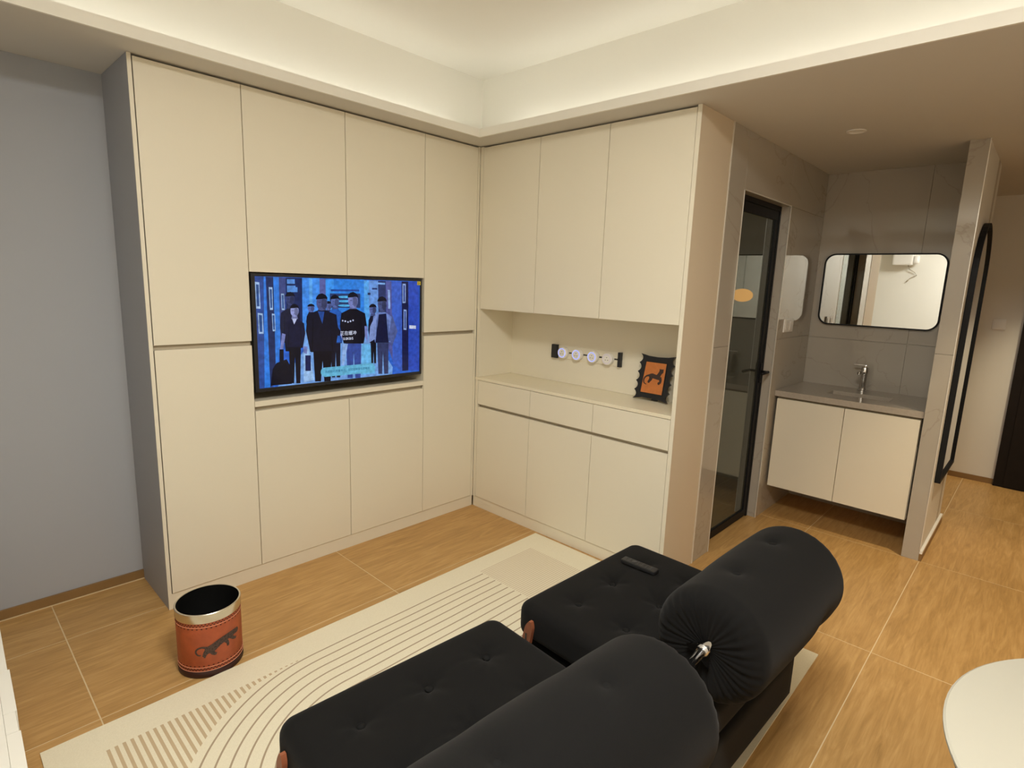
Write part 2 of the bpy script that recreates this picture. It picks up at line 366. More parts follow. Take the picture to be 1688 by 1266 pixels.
ws = root('wall_basin', 'glossy tiled wall behind the basin and rounded mirror', 'wall')
bm = bm_new(); box(bm, X2 + 0.009, X2 + 0.10, PM2, L_ + 0.10, 0, ZC); obj('grout_bed', bm, M['grout_wall'], ws)
wall_tiles(ws, 'x', X2, [(L_ - 0.6, L_, 0, TJ - .008), (L_ - 0.6, L_, TJ - .008, ZC), (PM, L_ - 0.6, 0, TJ - .008), (PM, L_ - 0.6, TJ - .008, ZC)], -1)

wp = root('wall_partition', 'narrow tiled partition wall between basin alcove and hallway', 'wall')
bm = bm_new(); box(bm, PX + 0.009, 2.20, PM2 + 0.001, PM - 0.009, 0, ZC); obj('partition_core', bm, M['paint'], wp)
wall_tiles(wp, 'x', PX, [(PM2, PM, 0, TJ - .005), (PM2, PM, TJ - .005, ZC)], -1)
for z0, z1 in ((0, TJ - .005), (TJ - .005, ZC)):
    bm = bm_new(); box(bm, PX + 0.0095, X2, PM - 0.009, PM, z0 + .0008, z1 - .0008, .0005); obj('wall_tile', bm, M['tile'], wp)
trim(3, (PX - 0.003, PX + 0.002, PM2 - 0.003, PM2 + 0.001, 0.07, ZC), 'thin pale edge strip on the corner of the partition')
bm = bm_new(); box(bm, PX, 2.20, PM2 - 0.014, PM2, 0, 0.045); o = struct(obj('baseboard_partition', bm, M['brown_skirting']), 'low brown skirting on the hallway side of the partition', 'baseboard')
bm = bm_new(); box(bm, PX, 2.20, PM2 - 0.014, PM2, 0.045, 0.062); obj('top_strip', bm, M['white_plastic'], o)
bm = bm_new(); box(bm, XW, W, YN - 0.012, YN, 0, 0.045); o = struct(obj('baseboard_north', bm, M['brown_skirting']), 'low brown skirting at the foot of the alcove wall', 'baseboard')
bm = bm_new(); box(bm, XW, W, YN - 0.016, YN - 0.0125, 0, 0.004); obj('joint_strip', bm, M['grout_floor'], o)
bm = bm_new(); box(bm, XE - 0.012, XE, -2.545, YN - 0.5, 0, 0.045); struct(obj('baseboard_east', bm, M['brown_skirting']), 'low brown skirting at the far end of the hallway', 'baseboard')

# bathroom shell behind the glass
bm = bm_new(); box(bm, X2, X2 + 0.1, L_ + 0.101, YN, 0, ZC); struct(obj('wall_bath_east', bm, M['tile']), 'tiled side wall inside the dark bathroom', 'wall')
bm = bm_new(); box(bm, 0.40, 0.45, L_ + 0.101, YN, 0, ZC); struct(obj('wall_bath_west', bm, M['tile']), 'tiled wall inside the dark bathroom behind the cabinets', 'wall')
bm = bm_new(); box(bm, 0.45, X2, YN - 0.15, YN - 0.001, 0, ZC); struct(obj('wall_bath_north', bm, M['tile']), 'tiled back wall inside the dark bathroom', 'wall')

# ------------------------------------------------------------------ ceiling, soffit, cove
LW_, LS = -2.68, -4.05      # west and south lips of the cove
cl = root('ceiling', 'recessed white ceiling lit from a hidden cove', 'ceiling')
bm = bm_new(); box(bm, XW, CS, YS, CS, ZCL, ZCL + 0.1); obj('cove_ceiling', bm, M['ceil'], cl)
bm = bm_new(); box(bm, CS, CS + 0.03, YS, CS + 0.03, ZC + 0.018, ZCL); box(bm, XW, CS, CS, CS + 0.03, ZC + 0.018, ZCL); obj('cove_side', bm, M['ceil'], cl)
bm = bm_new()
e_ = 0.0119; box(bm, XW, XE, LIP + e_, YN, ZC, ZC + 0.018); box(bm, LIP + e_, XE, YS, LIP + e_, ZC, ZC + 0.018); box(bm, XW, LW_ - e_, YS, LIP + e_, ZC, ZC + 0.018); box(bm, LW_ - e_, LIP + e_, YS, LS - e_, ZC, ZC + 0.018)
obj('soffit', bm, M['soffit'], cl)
bm = bm_new(); t = 0.012
box(bm, LW_, LIP, LIP, LIP + t, ZC - 0.0005, ZL); box(bm, LIP, LIP + t, LS, LIP + t, ZC - 0.0005, ZL); box(bm, LW_ - t, LW_, LS, LIP + t, ZC - 0.0005, ZL); box(bm, LW_, LIP, LS - t, LS, ZC - 0.0005, ZL)
obj('cove_lip', bm, M['paint'], cl)
bm = bm_new()
def strip(x0, x1, y0, y1):
    bm.faces.new([bm.verts.new(p) for p in ((x0, y0, ZC + 0.024), (x1, y0, ZC + 0.024), (x1, y1, ZC + 0.024), (x0, y1, ZC + 0.024))])
q_ = 0.188; strip(LW_, LIP, LIP + q_, LIP + q_ + 0.012); strip(LIP + q_, LIP + q_ + 0.012, LS, LIP); strip(LW_ - q_ - 0.012, LW_ - q_, LS, LIP); strip(LW_, LIP, LS - q_ - 0.012, LS - q_)
o = obj('cove_light_strip', bm, M['led'], None, recalc=False); tag(o, 'hidden warm light strip lying in the ceiling cove', 'light strip')

# ------------------------------------------------------------------ cabinets
def door(name, t, plane, a0, a1, z0, z1, m='laminate', thick=0.018, face=0.0, gap=0.0017):
    L = t.matrix_basis.translation; bm = bm_new()
    if plane == 'y': box(bm, a0 + gap - L.x, a1 - gap - L.x, face - L.y, face + thick - L.y, z0 + gap - L.z, z1 - gap - L.z, 0.0009)
    else: box(bm, face - L.x, face + thick - L.x, a0 + gap - L.y, a1 - gap - L.y, z0 + gap - L.z, z1 - gap - L.z, 0.0009)
    return obj(name, bm, M[m], t)
ZM1, ZM0 = 1.202, 1.184      # finger gap across the tall units
ZN1, ZN0 = 1.5215, 0.9116    # TV niche
# left tall unit
t = thing('tall_cabinet', 'tall cream wall cabinet at the left end, shade-toned side panel facing the alcove wall', 'cabinet', (A1, 0.2, 0))
wbox('carcass', t, M['laminate_dark'], A1, A2 - 0.0005, 0.024, DEP, ZK, ZC - 0.004)
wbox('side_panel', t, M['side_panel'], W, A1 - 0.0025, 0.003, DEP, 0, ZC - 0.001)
wbox('front_edge', t, M['laminate'], W, A1 - 0.0025, 0.0, 0.003, 0, ZC - 0.001)
wbox('plinth', t, M['laminate'], A1 - 0.0025, A2 - 0.0005, 0.006, 0.022, 0, ZK - 0.002)
door('door', t, 'y', A1, A2, ZM1, ZT); door('door', t, 'y', A1, A2, ZK, ZM0); wbox('finger_rail', t, M['laminate_dark'], A1, A2, 0.02, 0.024, ZM0 - 0.01, ZM1 + 0.01)
# over the TV
t = thing('upper_cabinet', 'cream two-door wall cabinet directly above the television', 'cabinet', (A3, 0.2, ZN1))
wbox('carcass', t, M['laminate'], A2 + 0.0005, A4 - 0.0005, 0.024, DEP, ZN1 + 0.001, ZC - 0.004)
wbox('gap_liner', t, M['laminate_dark'], A2 + 0.002, A4 - 0.002, 0.0205, 0.0235, ZN1 + 0.004, ZC - 0.006)
door('door', t, 'y', A2, A3, ZN1, ZT); door('door', t, 'y', A3, A4, ZN1, ZT)
# under the TV
t = thing('base_cabinet', 'cream two-door base cabinet under the television with shelf edge on top', 'cabinet', (A3, 0.2, 0))
wbox('carcass', t, M['laminate_dark'], A2 + 0.0005, A4 - 0.0005, 0.024, DEP, ZK, 0.884)
wbox('top_panel', t, M['laminate'], A2 + 0.0005, A4 - 0.0005, 0.0, DEP, 0.885, ZN0, 0.0008)
wbox('back_panel', t, M['laminate'], A2 + 0.001, A4 - 0.001, DEP - 0.012, DEP, ZN0 + 0.0005, ZN1)
wbox('plinth', t, M['laminate'], A2 - 0.0005, A4 + 0.0005, 0.006, 0.022, 0, ZK - 0.002)
door('door', t, 'y', A2, A3, ZK, 0.866); door('door', t, 'y', A3, A4, ZK, 0.866)
# right tall unit in the corner
t = thing('tall_cabinet', 'tall cream wall cabinet in the corner, right of the television', 'cabinet', (A4, 0.2, 0))
wbox('carcass', t, M['laminate_dark'], A4 + 0.003, -0.001, 0.024, DEP, ZK, ZC - 0.004)
wbox('side_panel', t, M['laminate'], A4 + 0.0005, A4 + 0.0028, 0.02, DEP, ZN0, ZN1)
wbox('plinth', t, M['laminate'], A4 + 0.0005, -0.0005, 0.006, 0.022, 0, ZK - 0.002)
wbox('corner_filler', t, M['laminate'], A5 + 0.0015, -0.0005, 0.001, 0.02, ZK - 0.002, ZC - 0.004)
door('door', t, 'y', A4, A5, ZM1, ZT); door('door', t, 'y', A4, A5, ZK, ZM0)
t.children[0]
# the left niche wall belongs to the left tall unit: thin liner
wbox('niche_side', [o for o in COL.objects if o.get('label', '').startswith('tall cream wall cabinet at the left')][0], M['laminate'], A2 - 0.0006, A2 + 0.0004, 0.02, DEP, ZN0, ZN1)

# right-hand run
ZU, ZCT, ZD1, ZD0 = 1.3412, 0.8962, 0.716, 0.700
NX = 0.31
t = thing('upper_cabinet', 'cream three-door wall cabinet above the open niche with socket rail', 'cabinet', (0.17, -0.72, ZU))
wbox('carcass', t, M['laminate'], 0.024, T1 - 0.001, B3, -0.003, ZU + 0.001, ZC - 0.004)
wbox('gap_liner', t, M['laminate_dark'], 0.0205, 0.0235, B3 + 0.002, B0 - 0.002, ZU + 0.004, ZC - 0.006)
for a, b in ((B1, B0), (B2, B1), (B3, B2)): door('door', t, 'x', a, b, ZU, ZT)
wbox('corner_filler', t, M['laminate'], 0.001, 0.02, B0 + 0.0015, -0.0005, ZU - 0.0, ZC - 0.004)
t = thing('base_cabinet', 'cream base cabinet with three drawers over three doors, beside the sofa', 'cabinet', (0.17, -0.72, 0))
wbox('carcass', t, M['laminate_dark'], 0.024, T1 - 0.001, B3, -0.003, ZK, 0.876)
wbox('plinth', t, M['laminate'], 0.006, 0.022, B3, -0.0005, 0, ZK - 0.002)
for a, b in ((B1, B0), (B2, B1), (B3, B2)):
    door('drawer', t, 'x', a, b, ZD1, 0.877); door('door', t, 'x', a, b, ZK, ZD0)
wbox('corner_filler', t, M['laminate'], 0.001, 0.02, B0 + 0.0015, -0.0005, ZK - 0.002, 0.877)
wt = wbox('worktop', None, M['worktop'], -0.002, T1 - 0.001, B3 + 0.0005, -0.001, 0.878, ZCT, 0.0015)
tag(wt, 'pale worktop over the drawers, running under the socket rail', 'worktop')
t = thing('niche_lining', 'cream panels lining the open niche between upper and base cabinets', 'panel', (0.17, -0.72, ZCT))
wbox('back_panel', t, M['laminate'], NX, NX + 0.012, B3, -0.003, ZCT + 0.001, ZU)
wbox('side_panel', t, M['laminate'], 0.001, NX, B0, B0 + 0.026, ZCT + 0.001, ZU)
t = thing('end_panel', 'tall beige panel closing the cabinet run next to the tiled wall', 'panel', (0.17, L_, 0))
wbox('panel', t, M['side_beige'], 0.003, T1 - 0.005, L_, B3 - 0.0005, 0, ZC - 0.001)
o = wbox('front_edge', t, M['laminate'], 0.0, 0.003, L_, B3 - 0.0005, 0, ZC - 0.001)

# ------------------------------------------------------------------ television
tv = thing('television', 'flat television showing men walking down a blue-lit corridor', 'television', (-0.934, 0.006, 0.95))
TX0, TX1, TZ0, TZ1 = -1.4270, -0.4405, 0.9535, 1.5170
def tbox(name, m, x0, x1, y0, y1, z0, z1, bev=0.0): return wbox(name, tv, M[m], x0, x1, y0, y1, z0, z1, bev)
tbox('cabinet_back', 'black_plastic', TX0 + 0.01, TX1 - 0.01, 0.022, 0.045, TZ0 + 0.01, TZ1 - 0.01, 0.004)
tbox('electronics_housing', 'black_plastic', -1.2, -0.66, 0.046, 0.075, 0.98, 1.28, 0.006)
tbox('wall_bracket', 'black_metal', -1.02, -0.84, 0.076, DEP - 0.013, 1.12, 1.26, 0.004)
SX0, SX1, SZ0, SZ1 = -1.409, -0.4525, 0.9705, 1.5035
bm = bm_new(); L = tv.location
def fb(x0, x1, z0, z1): box(bm, x0 - L.x, x1 - L.x, 0.006 - L.y, 0.022 - L.y, z0 - L.z, z1 - L.z, 0.001)
fb(TX0, TX1, SZ1, TZ1); fb(TX0, TX1, TZ0, SZ0); fb(TX0, SX0, SZ0, SZ1); fb(SX1, TX1, SZ0, SZ1)
obj('bezel', bm, M['black_plastic'], tv)
# screen picture: flat coloured shapes with their own glow (vertex colours)
def screen_mat():
    m = bpy.data.materials.new('lit_screen_picture'); m.use_nodes = True; nt = m.node_tree; nt.nodes.clear(); L2 = nt.links
    a = N(nt, 'ShaderNodeVertexColor'); a.layer_name = 'Col'
    tc = N(nt, 'ShaderNodeTexCoord'); n = N(nt, 'ShaderNodeTexNoise'); n.inputs['Scale'].default_value = 45; n.inputs['Detail'].default_value = 5; L2.new(tc.outputs['Object'], n.inputs['Vector'])
    mp = N(nt, 'ShaderNodeMapRange'); mp.inputs['From Min'].default_value = 0.3; mp.inputs['From Max'].default_value = 0.7; mp.inputs['To Min'].default_value = 0.52; mp.inputs['To Max'].default_value = 0.92; L2.new(n.outputs['Fac'], mp.inputs['Value'])
    e = N(nt, 'ShaderNodeEmission'); L2.new(a.outputs['Color'], e.inputs[0]); L2.new(mp.outputs[0], e.inputs[1])
    gl = N(nt, 'ShaderNodeBsdfGlossy'); gl.inputs['Roughness'].default_value = 0.15; gl.inputs[0].default_value = (0.03, 0.03, 0.03, 1)
    ad = N(nt, 'ShaderNodeAddShader'); L2.new(e.outputs[0], ad.inputs[0]); L2.new(gl.outputs[0], ad.inputs[1])
    o = N(nt, 'ShaderNodeOutputMaterial'); L2.new(ad.outputs[0], o.inputs[0]); return m
M['screen'] = screen_mat()
Q = [(190, 178), (1468, 208), (1450, 912), (220, 1048)]   # picture-plan quad the shapes below are drawn in
def solve8(src, dst):
    A = []
    for (x, y), (u, v) in zip(src, dst):
        A.append([x, y, 1, 0, 0, 0, -u * x, -u * y, u]); A.append([0, 0, 0, x, y, 1, -v * x, -v * y, v])
    n = 8
    for i in range(n):
        p = max(range(i, n), key=lambda r: abs(A[r][i])); A[i], A[p] = A[p], A[i]
        for r in range(n):
            if r != i:
                f = A[r][i] / A[i][i]; A[r] = [a - f * b for a, b in zip(A[r], A[i])]
    return [A[i][8] / A[i][i] for i in range(n)]
H = solve8(Q, [(0, 1), (1, 1), (1, 0), (0, 0)])
def hm(x, y):
    w_ = H[6] * x + H[7] * y + 1; return ((H[0] * x + H[1] * y + H[2]) / w_, (H[3] * x + H[4] * y + H[5]) / w_)
sbm = bm_new(); clay = sbm.loops.layers.color.new('Col'); layer = [0]
def shape(pts, col, k=1.0, raw=False):
    layer[0] += 1; d = layer[0] * 0.000018; vs = []
    for p in pts:
        u, v = p if raw else hm(*p); u = min(max(u, 0), 1); v = min(max(v, 0), 1)
        vs.append(sbm.verts.new((SX0 + u * (SX1 - SX0) - tv.location.x, 0.0115 - d - tv.location.y, SZ0 + v * (SZ1 - SZ0) - tv.location.z)))
    try: f = sbm.faces.new(vs)
    except ValueError: return
    f.normal_update()
    c = tuple(v / 255 for v in col)
    for lp in f.loops: lp[clay] = (c[0] * k, c[1] * k, c[2] * k, 1)
def rect(x0, y0, x1, y1, col): shape([(x0, y0), (x1, y0), (x1, y1), (x0, y1)], col)
def ell(cx, cy, rx, ry, col, n=18, a0=0, a1=2 * PI): shape([(cx + rx * math.cos(a0 + (a1 - a0) * k / n), cy + ry * math.sin(a0 + (a1 - a0) * k / n)) for k in range(n)], col)
shape([(0, 0), (1, 0), (1, 1), (0, 1)], (44, 104, 214), raw=True)
# left wall
shape([(190, 178), (262, 180), (330, 1040), (215, 1048)], (52, 82, 158)); shape([(262, 180), (275, 180), (306, 1040), (262, 1040)], (54, 132, 236))
shape([(278, 182), (335, 184), (360, 1000), (306, 1035)], (34, 48, 96)); shape([(335, 184), (378, 186), (385, 700), (350, 990), (345, 700)], (54, 130, 232))
shape([(378, 186), (430, 188), (425, 640), (385, 700)], (66, 78, 138)); shape([(430, 188), (556, 190), (556, 560), (430, 560)], (26, 42, 92))
for a in ((440, 200, 500, 235), (440, 250, 505, 300), (505, 262, 520, 300)): rect(*a, (92, 150, 228))
rect(556, 262, 606, 282, (20, 30, 66)); rect(570, 282, 602, 312, (20, 30, 66))
for f_ in ([(195, 222), (228, 226), (236, 432), (203, 430)], [(214, 463), (252, 468), (258, 625), (222, 625)], [(300, 262), (328, 264), (331, 440), (308, 440)], [(322, 468), (345, 470), (349, 605), (328, 605)], [(394, 312), (416, 313), (420, 440), (398, 440)]):
    shape(f_, (168, 200, 240)); cx = sum(p[0] for p in f_) / 4; cy = sum(p[1] for p in f_) / 4
    shape([(cx + (x - cx) * 0.62, cy + (y - cy) * 0.82) for x, y in f_], (48, 86, 150))
# far hall
rect(556, 190, 690, 640, (72, 150, 248)); rect(610, 190, 634, 520, (98, 176, 252)); rect(690, 196, 736, 560, (96, 104, 172)); rect(736, 198, 1032, 560, (50, 138, 240))
rect(736, 198, 800, 470, (66, 156, 250)); rect(776, 276, 996, 291, (40, 80, 168)); rect(768, 308, 1002, 420, (44, 64, 116)); rect(1032, 204, 1070, 640, (92, 176, 252)); rect(1070, 205, 1142, 560, (110, 160, 236))
for yy in (335, 368, 402): ell(882, yy, 52, 9, (88, 190, 252))
rect(1060, 300, 1082, 318, (30, 44, 96)); rect(1095, 262, 1135, 276, (40, 60, 120))
# right wall
shape([(1142, 206), (1202, 207), (1202, 700), (1142, 640)], (40, 56, 112)); shape([(1140, 220), (1196, 222), (1196, 236), (1140, 234)], (130, 180, 244)); shape([(1202, 207), (1246, 208), (1246, 830), (1202, 700)], (86, 92, 160))
shape([(1216, 276), (1234, 277), (1234, 425), (1218, 425)], (150, 180, 238)); shape([(1246, 208), (1326, 209), (1318, 910), (1246, 860)], (62, 100, 206))
shape([(1326, 209), (1378, 210), (1366, 905), (1318, 910)], (22, 28, 74)); shape([(1378, 210), (1462, 212), (1450, 905), (1366, 905)], (46, 78, 190))
for f_ in ([(1333, 228), (1358, 228), (1354, 378), (1330, 380)], [(1338, 430), (1360, 432), (1356, 590), (1334, 588)]):
    shape(f_, (150, 176, 232)); cx = sum(p[0] for p in f_) / 4; cy = sum(p[1] for p in f_) / 4
    shape([(cx + (x - cx) * 0.5, cy + (y - cy) * 0.85) for x, y in f_], (44, 66, 140))
shape([(1380, 553), (1431, 556), (1430, 581), (1379, 579)], (214, 222, 246))
# lit floor
shape([(556, 600), (1075, 600), (1245, 880), (1240, 935), (480, 1020), (360, 1032), (560, 760)], (120, 170, 238))
shape([(560, 750), (600, 740), (640, 980), (560, 1000)], (160, 200, 248)); shape([(1010, 700), (1070, 700), (1110, 930), (1000, 940)], (110, 190, 246))
skin, skin2 = (128, 142, 206), (74, 86, 140)
def person(hx, hy, rx, ry, sw, top, hem, foot, coat, legs, x_leg=None, fcol=skin, hair=(14, 16, 34), arms=True):
    sh = top
    shape([(hx - rx * 0.5, hy + ry * 0.5), (hx + rx * 0.5, hy + ry * 0.5), (hx + rx * 0.9, sh + 14), (hx - rx * 0.9, sh + 14)], tuple(int(c * 0.8) for c in fcol))
    lx = x_leg or hx
    shape([(lx - sw * 0.50, hem - 12), (lx + sw * 0.50, hem - 12), (lx + sw * 0.42, foot), (lx + sw * 0.08, foot), (lx, hem + 70), (lx - sw * 0.10, foot), (lx - sw * 0.42, foot)], legs)
    shape([(hx - rx * 0.7, sh), (hx + rx * 0.7, sh), (hx + sw * 0.78, sh + 34), (hx + sw * 0.88, (sh + hem) / 2), (hx + sw * 0.66, hem), (hx - sw * 0.66, hem), (hx - sw * 0.88, (sh + hem) / 2), (hx - sw * 0.78, sh + 34)], coat)
    ell(hx, hy, rx, ry, fcol); ell(hx, hy - ry * 0.42, rx * 1.08, ry * 0.72, hair, 20, PI, 2 * PI)
    dk = tuple(int(c * 0.72) for c in fcol)
    ell(hx + rx * 0.42, hy + ry * 0.12, rx * 0.5, ry * 0.72, dk, 14)
    for s in (-1, 1): shape([(hx + s * rx * 0.62, hy - ry * 0.10), (hx + s * rx * 0.18, hy - ry * 0.10), (hx + s * rx * 0.18, hy + ry * 0.02), (hx + s * rx * 0.62, hy + ry * 0.02)], dk)
    ell(hx, hy + ry * 0.5, rx * 0.26, ry * 0.05, dk, 8)
    shape([(hx - rx * 1.02, hy - ry * 0.45), (hx - rx * 0.6, hy - ry * 1.08), (hx + rx * 0.1, hy - ry * 1.2), (hx + rx * 0.8, hy - ry * 0.95), (hx + rx * 1.05, hy - ry * 0.3), (hx + rx * 0.75, hy - ry * 0.52), (hx - rx * 0.5, hy - ry * 0.58)], hair)
    shape([(lx - sw * 0.66, hem - 4), (lx + sw * 0.66, hem - 4), (lx + sw * 0.62, hem + 3), (lx - sw * 0.62, hem + 3)], tuple(int(c * 0.6) for c in coat))
    shape([(hx - sw * 0.50, sh + 60), (hx - sw * 0.46, sh + 60), (hx - sw * 0.52, hem - 10), (hx - sw * 0.58, hem - 10)], tuple(int(c * 0.55) for c in coat)); shape([(hx + sw * 0.46, sh + 60), (hx + sw * 0.50, sh + 60), (hx + sw * 0.58, hem - 10), (hx + sw * 0.52, hem - 10)], tuple(int(c * 0.55) for c in coat))
person(622, 425, 26, 30, 44, 455, 600, 700, (24, 28, 52), (18, 20, 40), fcol=(96, 116, 186))
person(756, 405, 24, 32, 40, 440, 600, 700, (30, 40, 74), (20, 22, 44), fcol=(104, 120, 190))
person(1098, 432, 27, 38, 44, 482, 690, 850, (22, 24, 48), (14, 16, 32), fcol=(90, 104, 168))
person(462, 355, 34, 48, 92, 428, 690, 760, (26, 30, 58), (16, 18, 36), fcol=(62, 74, 128))
person(806, 372, 32, 46, 76, 430, 692, 960, (38, 96, 190), (16, 18, 40), fcol=(92, 112, 180))
shape([(352, 850), (430, 820), (462, 880), (468, 1010), (308, 1024), (322, 900)], (12, 14, 32))
person(494, 446, 32, 46, 92, 508, 730, 1006, (20, 24, 56), (10, 12, 30), fcol=(156, 166, 226))
shape([(474, 506), (512, 506), (490, 552)], (196, 206, 246)); shape([(398, 620), (424, 628), (404, 740), (380, 745)], (130, 140, 206)); rect(376, 745, 408, 840, (12, 14, 32)); rect(572, 790, 614, 910, (26, 34, 84))
person(1170, 392, 34, 54, 90, 452, 690, 932, (112, 136, 204), (54, 62, 104), fcol=(74, 84, 132))
shape([(1142, 470), (1200, 462), (1216, 690), (1112, 690)], (20, 26, 62)); shape([(1246, 470), (1286, 600), (1240, 720), (1216, 640)], (84, 98, 156)); shape([(1130, 450), (1075, 560), (1058, 694), (1112, 660)], (132, 154, 216))
person(704, 382, 42, 62, 142, 440, 762, 992, (16, 18, 40), (10, 10, 26), fcol=(84, 92, 146)); shape([(672, 448), (722, 450), (706, 545)], (36, 80, 164)); shape([(846, 570), (874, 590), (870, 690), (846, 640)], (140, 150, 214)); shape([(770, 500), (846, 600), (838, 640), (770, 620)], (14, 16, 36)); shape([(556, 720), (590, 722), (584, 780), (560, 770)], (120, 132, 196))
person(944, 364, 38, 58, 118, 428, 694, 965, (12, 14, 32), (54, 78, 160), fcol=(128, 140, 208))
shape([(1030, 560), (1056, 562), (1050, 690), (1032, 640)], (126, 140, 206)); shape([(860, 700), (900, 700), (866, 870), (850, 860)], (150, 186, 240))
for k, (x, y) in enumerate(((862, 520), (882, 524), (903, 530), (922, 524), (942, 517))): ell(x, y, 7 if k % 2 else 6, 7, (206, 216, 250), 8)
# message pill
pill = []
for cx, cy, a0 in ((1075, 886, -PI / 2), (722, 920, PI / 2)):
    for k in range(11): a = a0 + PI * k / 10; pill.append((cx + 34 * math.cos(a), cy + 36 * math.sin(a)))
shape(pill, (104, 188, 226))
o = obj('screen', sbm, M['screen'], tv, recalc=False)

def text_mesh(body, size):
    cu = bpy.data.curves.new('t', 'FONT'); cu.body = body; cu.size = size; cu.align_x = 'CENTER'; cu.align_y = 'CENTER'
    ob = bpy.data.objects.new('t', cu); COL.objects.link(ob); bpy.context.view_layer.update()
    dg = bpy.context.evaluated_depsgraph_get(); me = bpy.data.meshes.new_from_object(ob.evaluated_get(dg))
    COL.objects.unlink(ob); bpy.data.objects.remove(ob); return me
def text_on(name, body, size, m, parent, f):
    me = text_mesh(body, size)
    for v in me.vertices: v.co = f(v.co.x, v.co.y)
    me.name = name; me.materials.clear(); me.materials.append(m)
    o = bpy.data.objects.new(name, me); COL.objects.link(o); o.parent = parent; return o
M['txt_white'] = glow('white_screen_text', s2l((215, 222, 245)), 1.0); M['txt_teal'] = glow('teal_screen_text', s2l((30, 84, 120)), 1.0)
def on_screen(px, py):
    u, v = hm(px, py); X = SX0 + u * (SX1 - SX0) - tv.location.x; Z = SZ0 + v * (SZ1 - SZ0) - tv.location.z; Y = 0.0115 - (layer[0] + 8) * 0.000018 - tv.location.y
    return lambda a, b: (X + a, Y, Z + b)
text_on('screen_text', '正在缓冲', 0.0245, M['txt_white'], tv, on_screen(905, 618))
text_on('screen_text', '0.0KB/S', 0.019, M['txt_white'], tv, on_screen(903, 660))
text_on('screen_text', '当前网络质量不佳，您可切换至低清晰度', 0.0150, M['txt_teal'], tv, on_screen(898, 903))
bm = bm_new(); box(bm, -0.476 - L.x, -0.452 - L.x, 0.0045 - L.y, 0.0056 - L.y, 1.482 - L.z, 1.503 - L.z); o = obj('sticker', bm, M['yellow'], tv); o['label'] = 'small yellow sticker'
for k in range(3):
    bm = bm_new(); box(bm, -0.473 - L.x, (-0.458 + 0.003 * (k % 2)) - L.x, 0.0041 - L.y, 0.0044 - L.y, 1.486 + 0.005 * k - L.z, 1.488 + 0.005 * k - L.z); obj('print_line', bm, M['dark_red_edge'], o)

# ------------------------------------------------------------------ socket rail in the niche
sr = thing('socket_rail', 'wall-mounted power rail with black ends and four round sockets', 'power rail', (NX, -0.66, 1.05))
def sb(name, m, x0, x1, y0, y1, z0, z1, p=sr, bev=0.0008): 
    bm = bm_new(); box(bm, x0 - NX, x1 - NX, y0 + 0.66, y1 + 0.66, z0 - 1.05, z1 - 1.05, bev); return obj(name, bm, M[m], p)
sb('backplate', 'laminate', NX - 0.006, NX - 0.0005, -0.918, -0.401, 1.052, 1.136)
sb('end_cap', 'black_plastic', NX - 0.022, NX - 0.0005, -0.448, -0.401, 1.051, 1.137); sb('end_cap', 'black_plastic', NX - 0.022, NX - 0.0005, -0.921, -0.901, 1.051, 1.137)
sb('rail_slot', 'black_plastic', NX - 0.0085, NX - 0.0062, -0.900, -0.449, 1.089, 1.097)
for k, y in enumerate((-0.498, -0.609, -0.727, -0.835)):
    bm = bm_new(); lathe(bm, [(0, 0), (0.036, 0), (0.036, -0.024), (0.033, -0.028), (0, -0.028)], 40, (-0.0088, y + 0.66, 0.041), 'x')
    s = obj('round_socket', bm, M['white_plastic'], sr); sharp_smooth(s)
    if k == 3: s['label'] = 'round socket with unlit ring'
    bm = bm_new(); lathe(bm, [(0.024, 0), (0.0285, 0), (0.0285, -0.0012), (0.024, -0.0012), (0.024, 0)], 40, (-0.0370, y + 0.66, 0.041), 'x')
    obj('indicator_ring', bm, M['ring_blue'] if k < 3 else M['ring_soft'], s)
    bm = bm_new()
    for dy, dz in ((0, 0.009), (-0.008, -0.006), (0.008, -0.006)): box(bm, -0.0376, -0.0369, y + 0.66 + dy - 0.0035, y + 0.66 + dy + 0.0035, 0.041 + dz - 0.0014, 0.041 + dz + 0.0014)
    obj('socket_hole', bm, M['black_plastic'], s)

# ------------------------------------------------------------------ picture frame on the worktop
pf = thing('picture_frame', 'black scalloped frame with an orange picture of a leopard, on the worktop', 'picture frame', (0.235, -1.18, ZCT + 0.001))
pf.rotation_euler = (0, 0.178, 0)
FP = lambda u, v, w_: (w_, -u, v + 0.004)
OUT = [(-0.120, 0.254), (-0.071, 0.245), (-0.012, 0.243), (0.049, 0.247), (0.091, 0.256)]
def scal(x0, z0, x1, z1, n, depth, sgn):
    pts = []
    for k in range(n):
        for q in range(1, 7):
            s = (k + q / 6) / n; zz = z0 + (z1 - z0) * s; xx = x0 + (x1 - x0) * s; a = q / 6
            pts.append((xx - sgn * depth * math.sin(PI * a) ** 0.8, zz))
    return pts
right = scal(0.091, 0.256, 0.084, 0.0, 5, 0.017, 1); left = scal(-0.130, 0.0, -0.120, 0.254, 5, 0.017, -1)
outer = OUT + right[:-1] + [(0.084, 0.0), (0.037, 0.010), (-0.021, 0.013), (-0.074, 0.012), (-0.130, 0.0)] + left[:-1]
inner = [(-0.080, 0.214), (0.048, 0.214), (0.048, 0.038), (-0.088, 0.038)]
bm = bm_new(); prism(bm, outer, FP, 0.014); obj('frame_body', bm, M['frame_black'], pf)
bm = bm_new()
for (a, b) in zip(inner, inner[1:] + inner[:1]): tube(bm, [FP(a[0], a[1], -0.001), FP(b[0], b[1], -0.001)], 0.0028, 6)
obj('inner_rim', bm, M['frame_black'], pf)
bm = bm_new(); prism(bm, inner, lambda u, v, w_: FP(u, v, w_ - 0.0018), 0.0016); pic = obj('picture', bm, M['canvas'], pf)
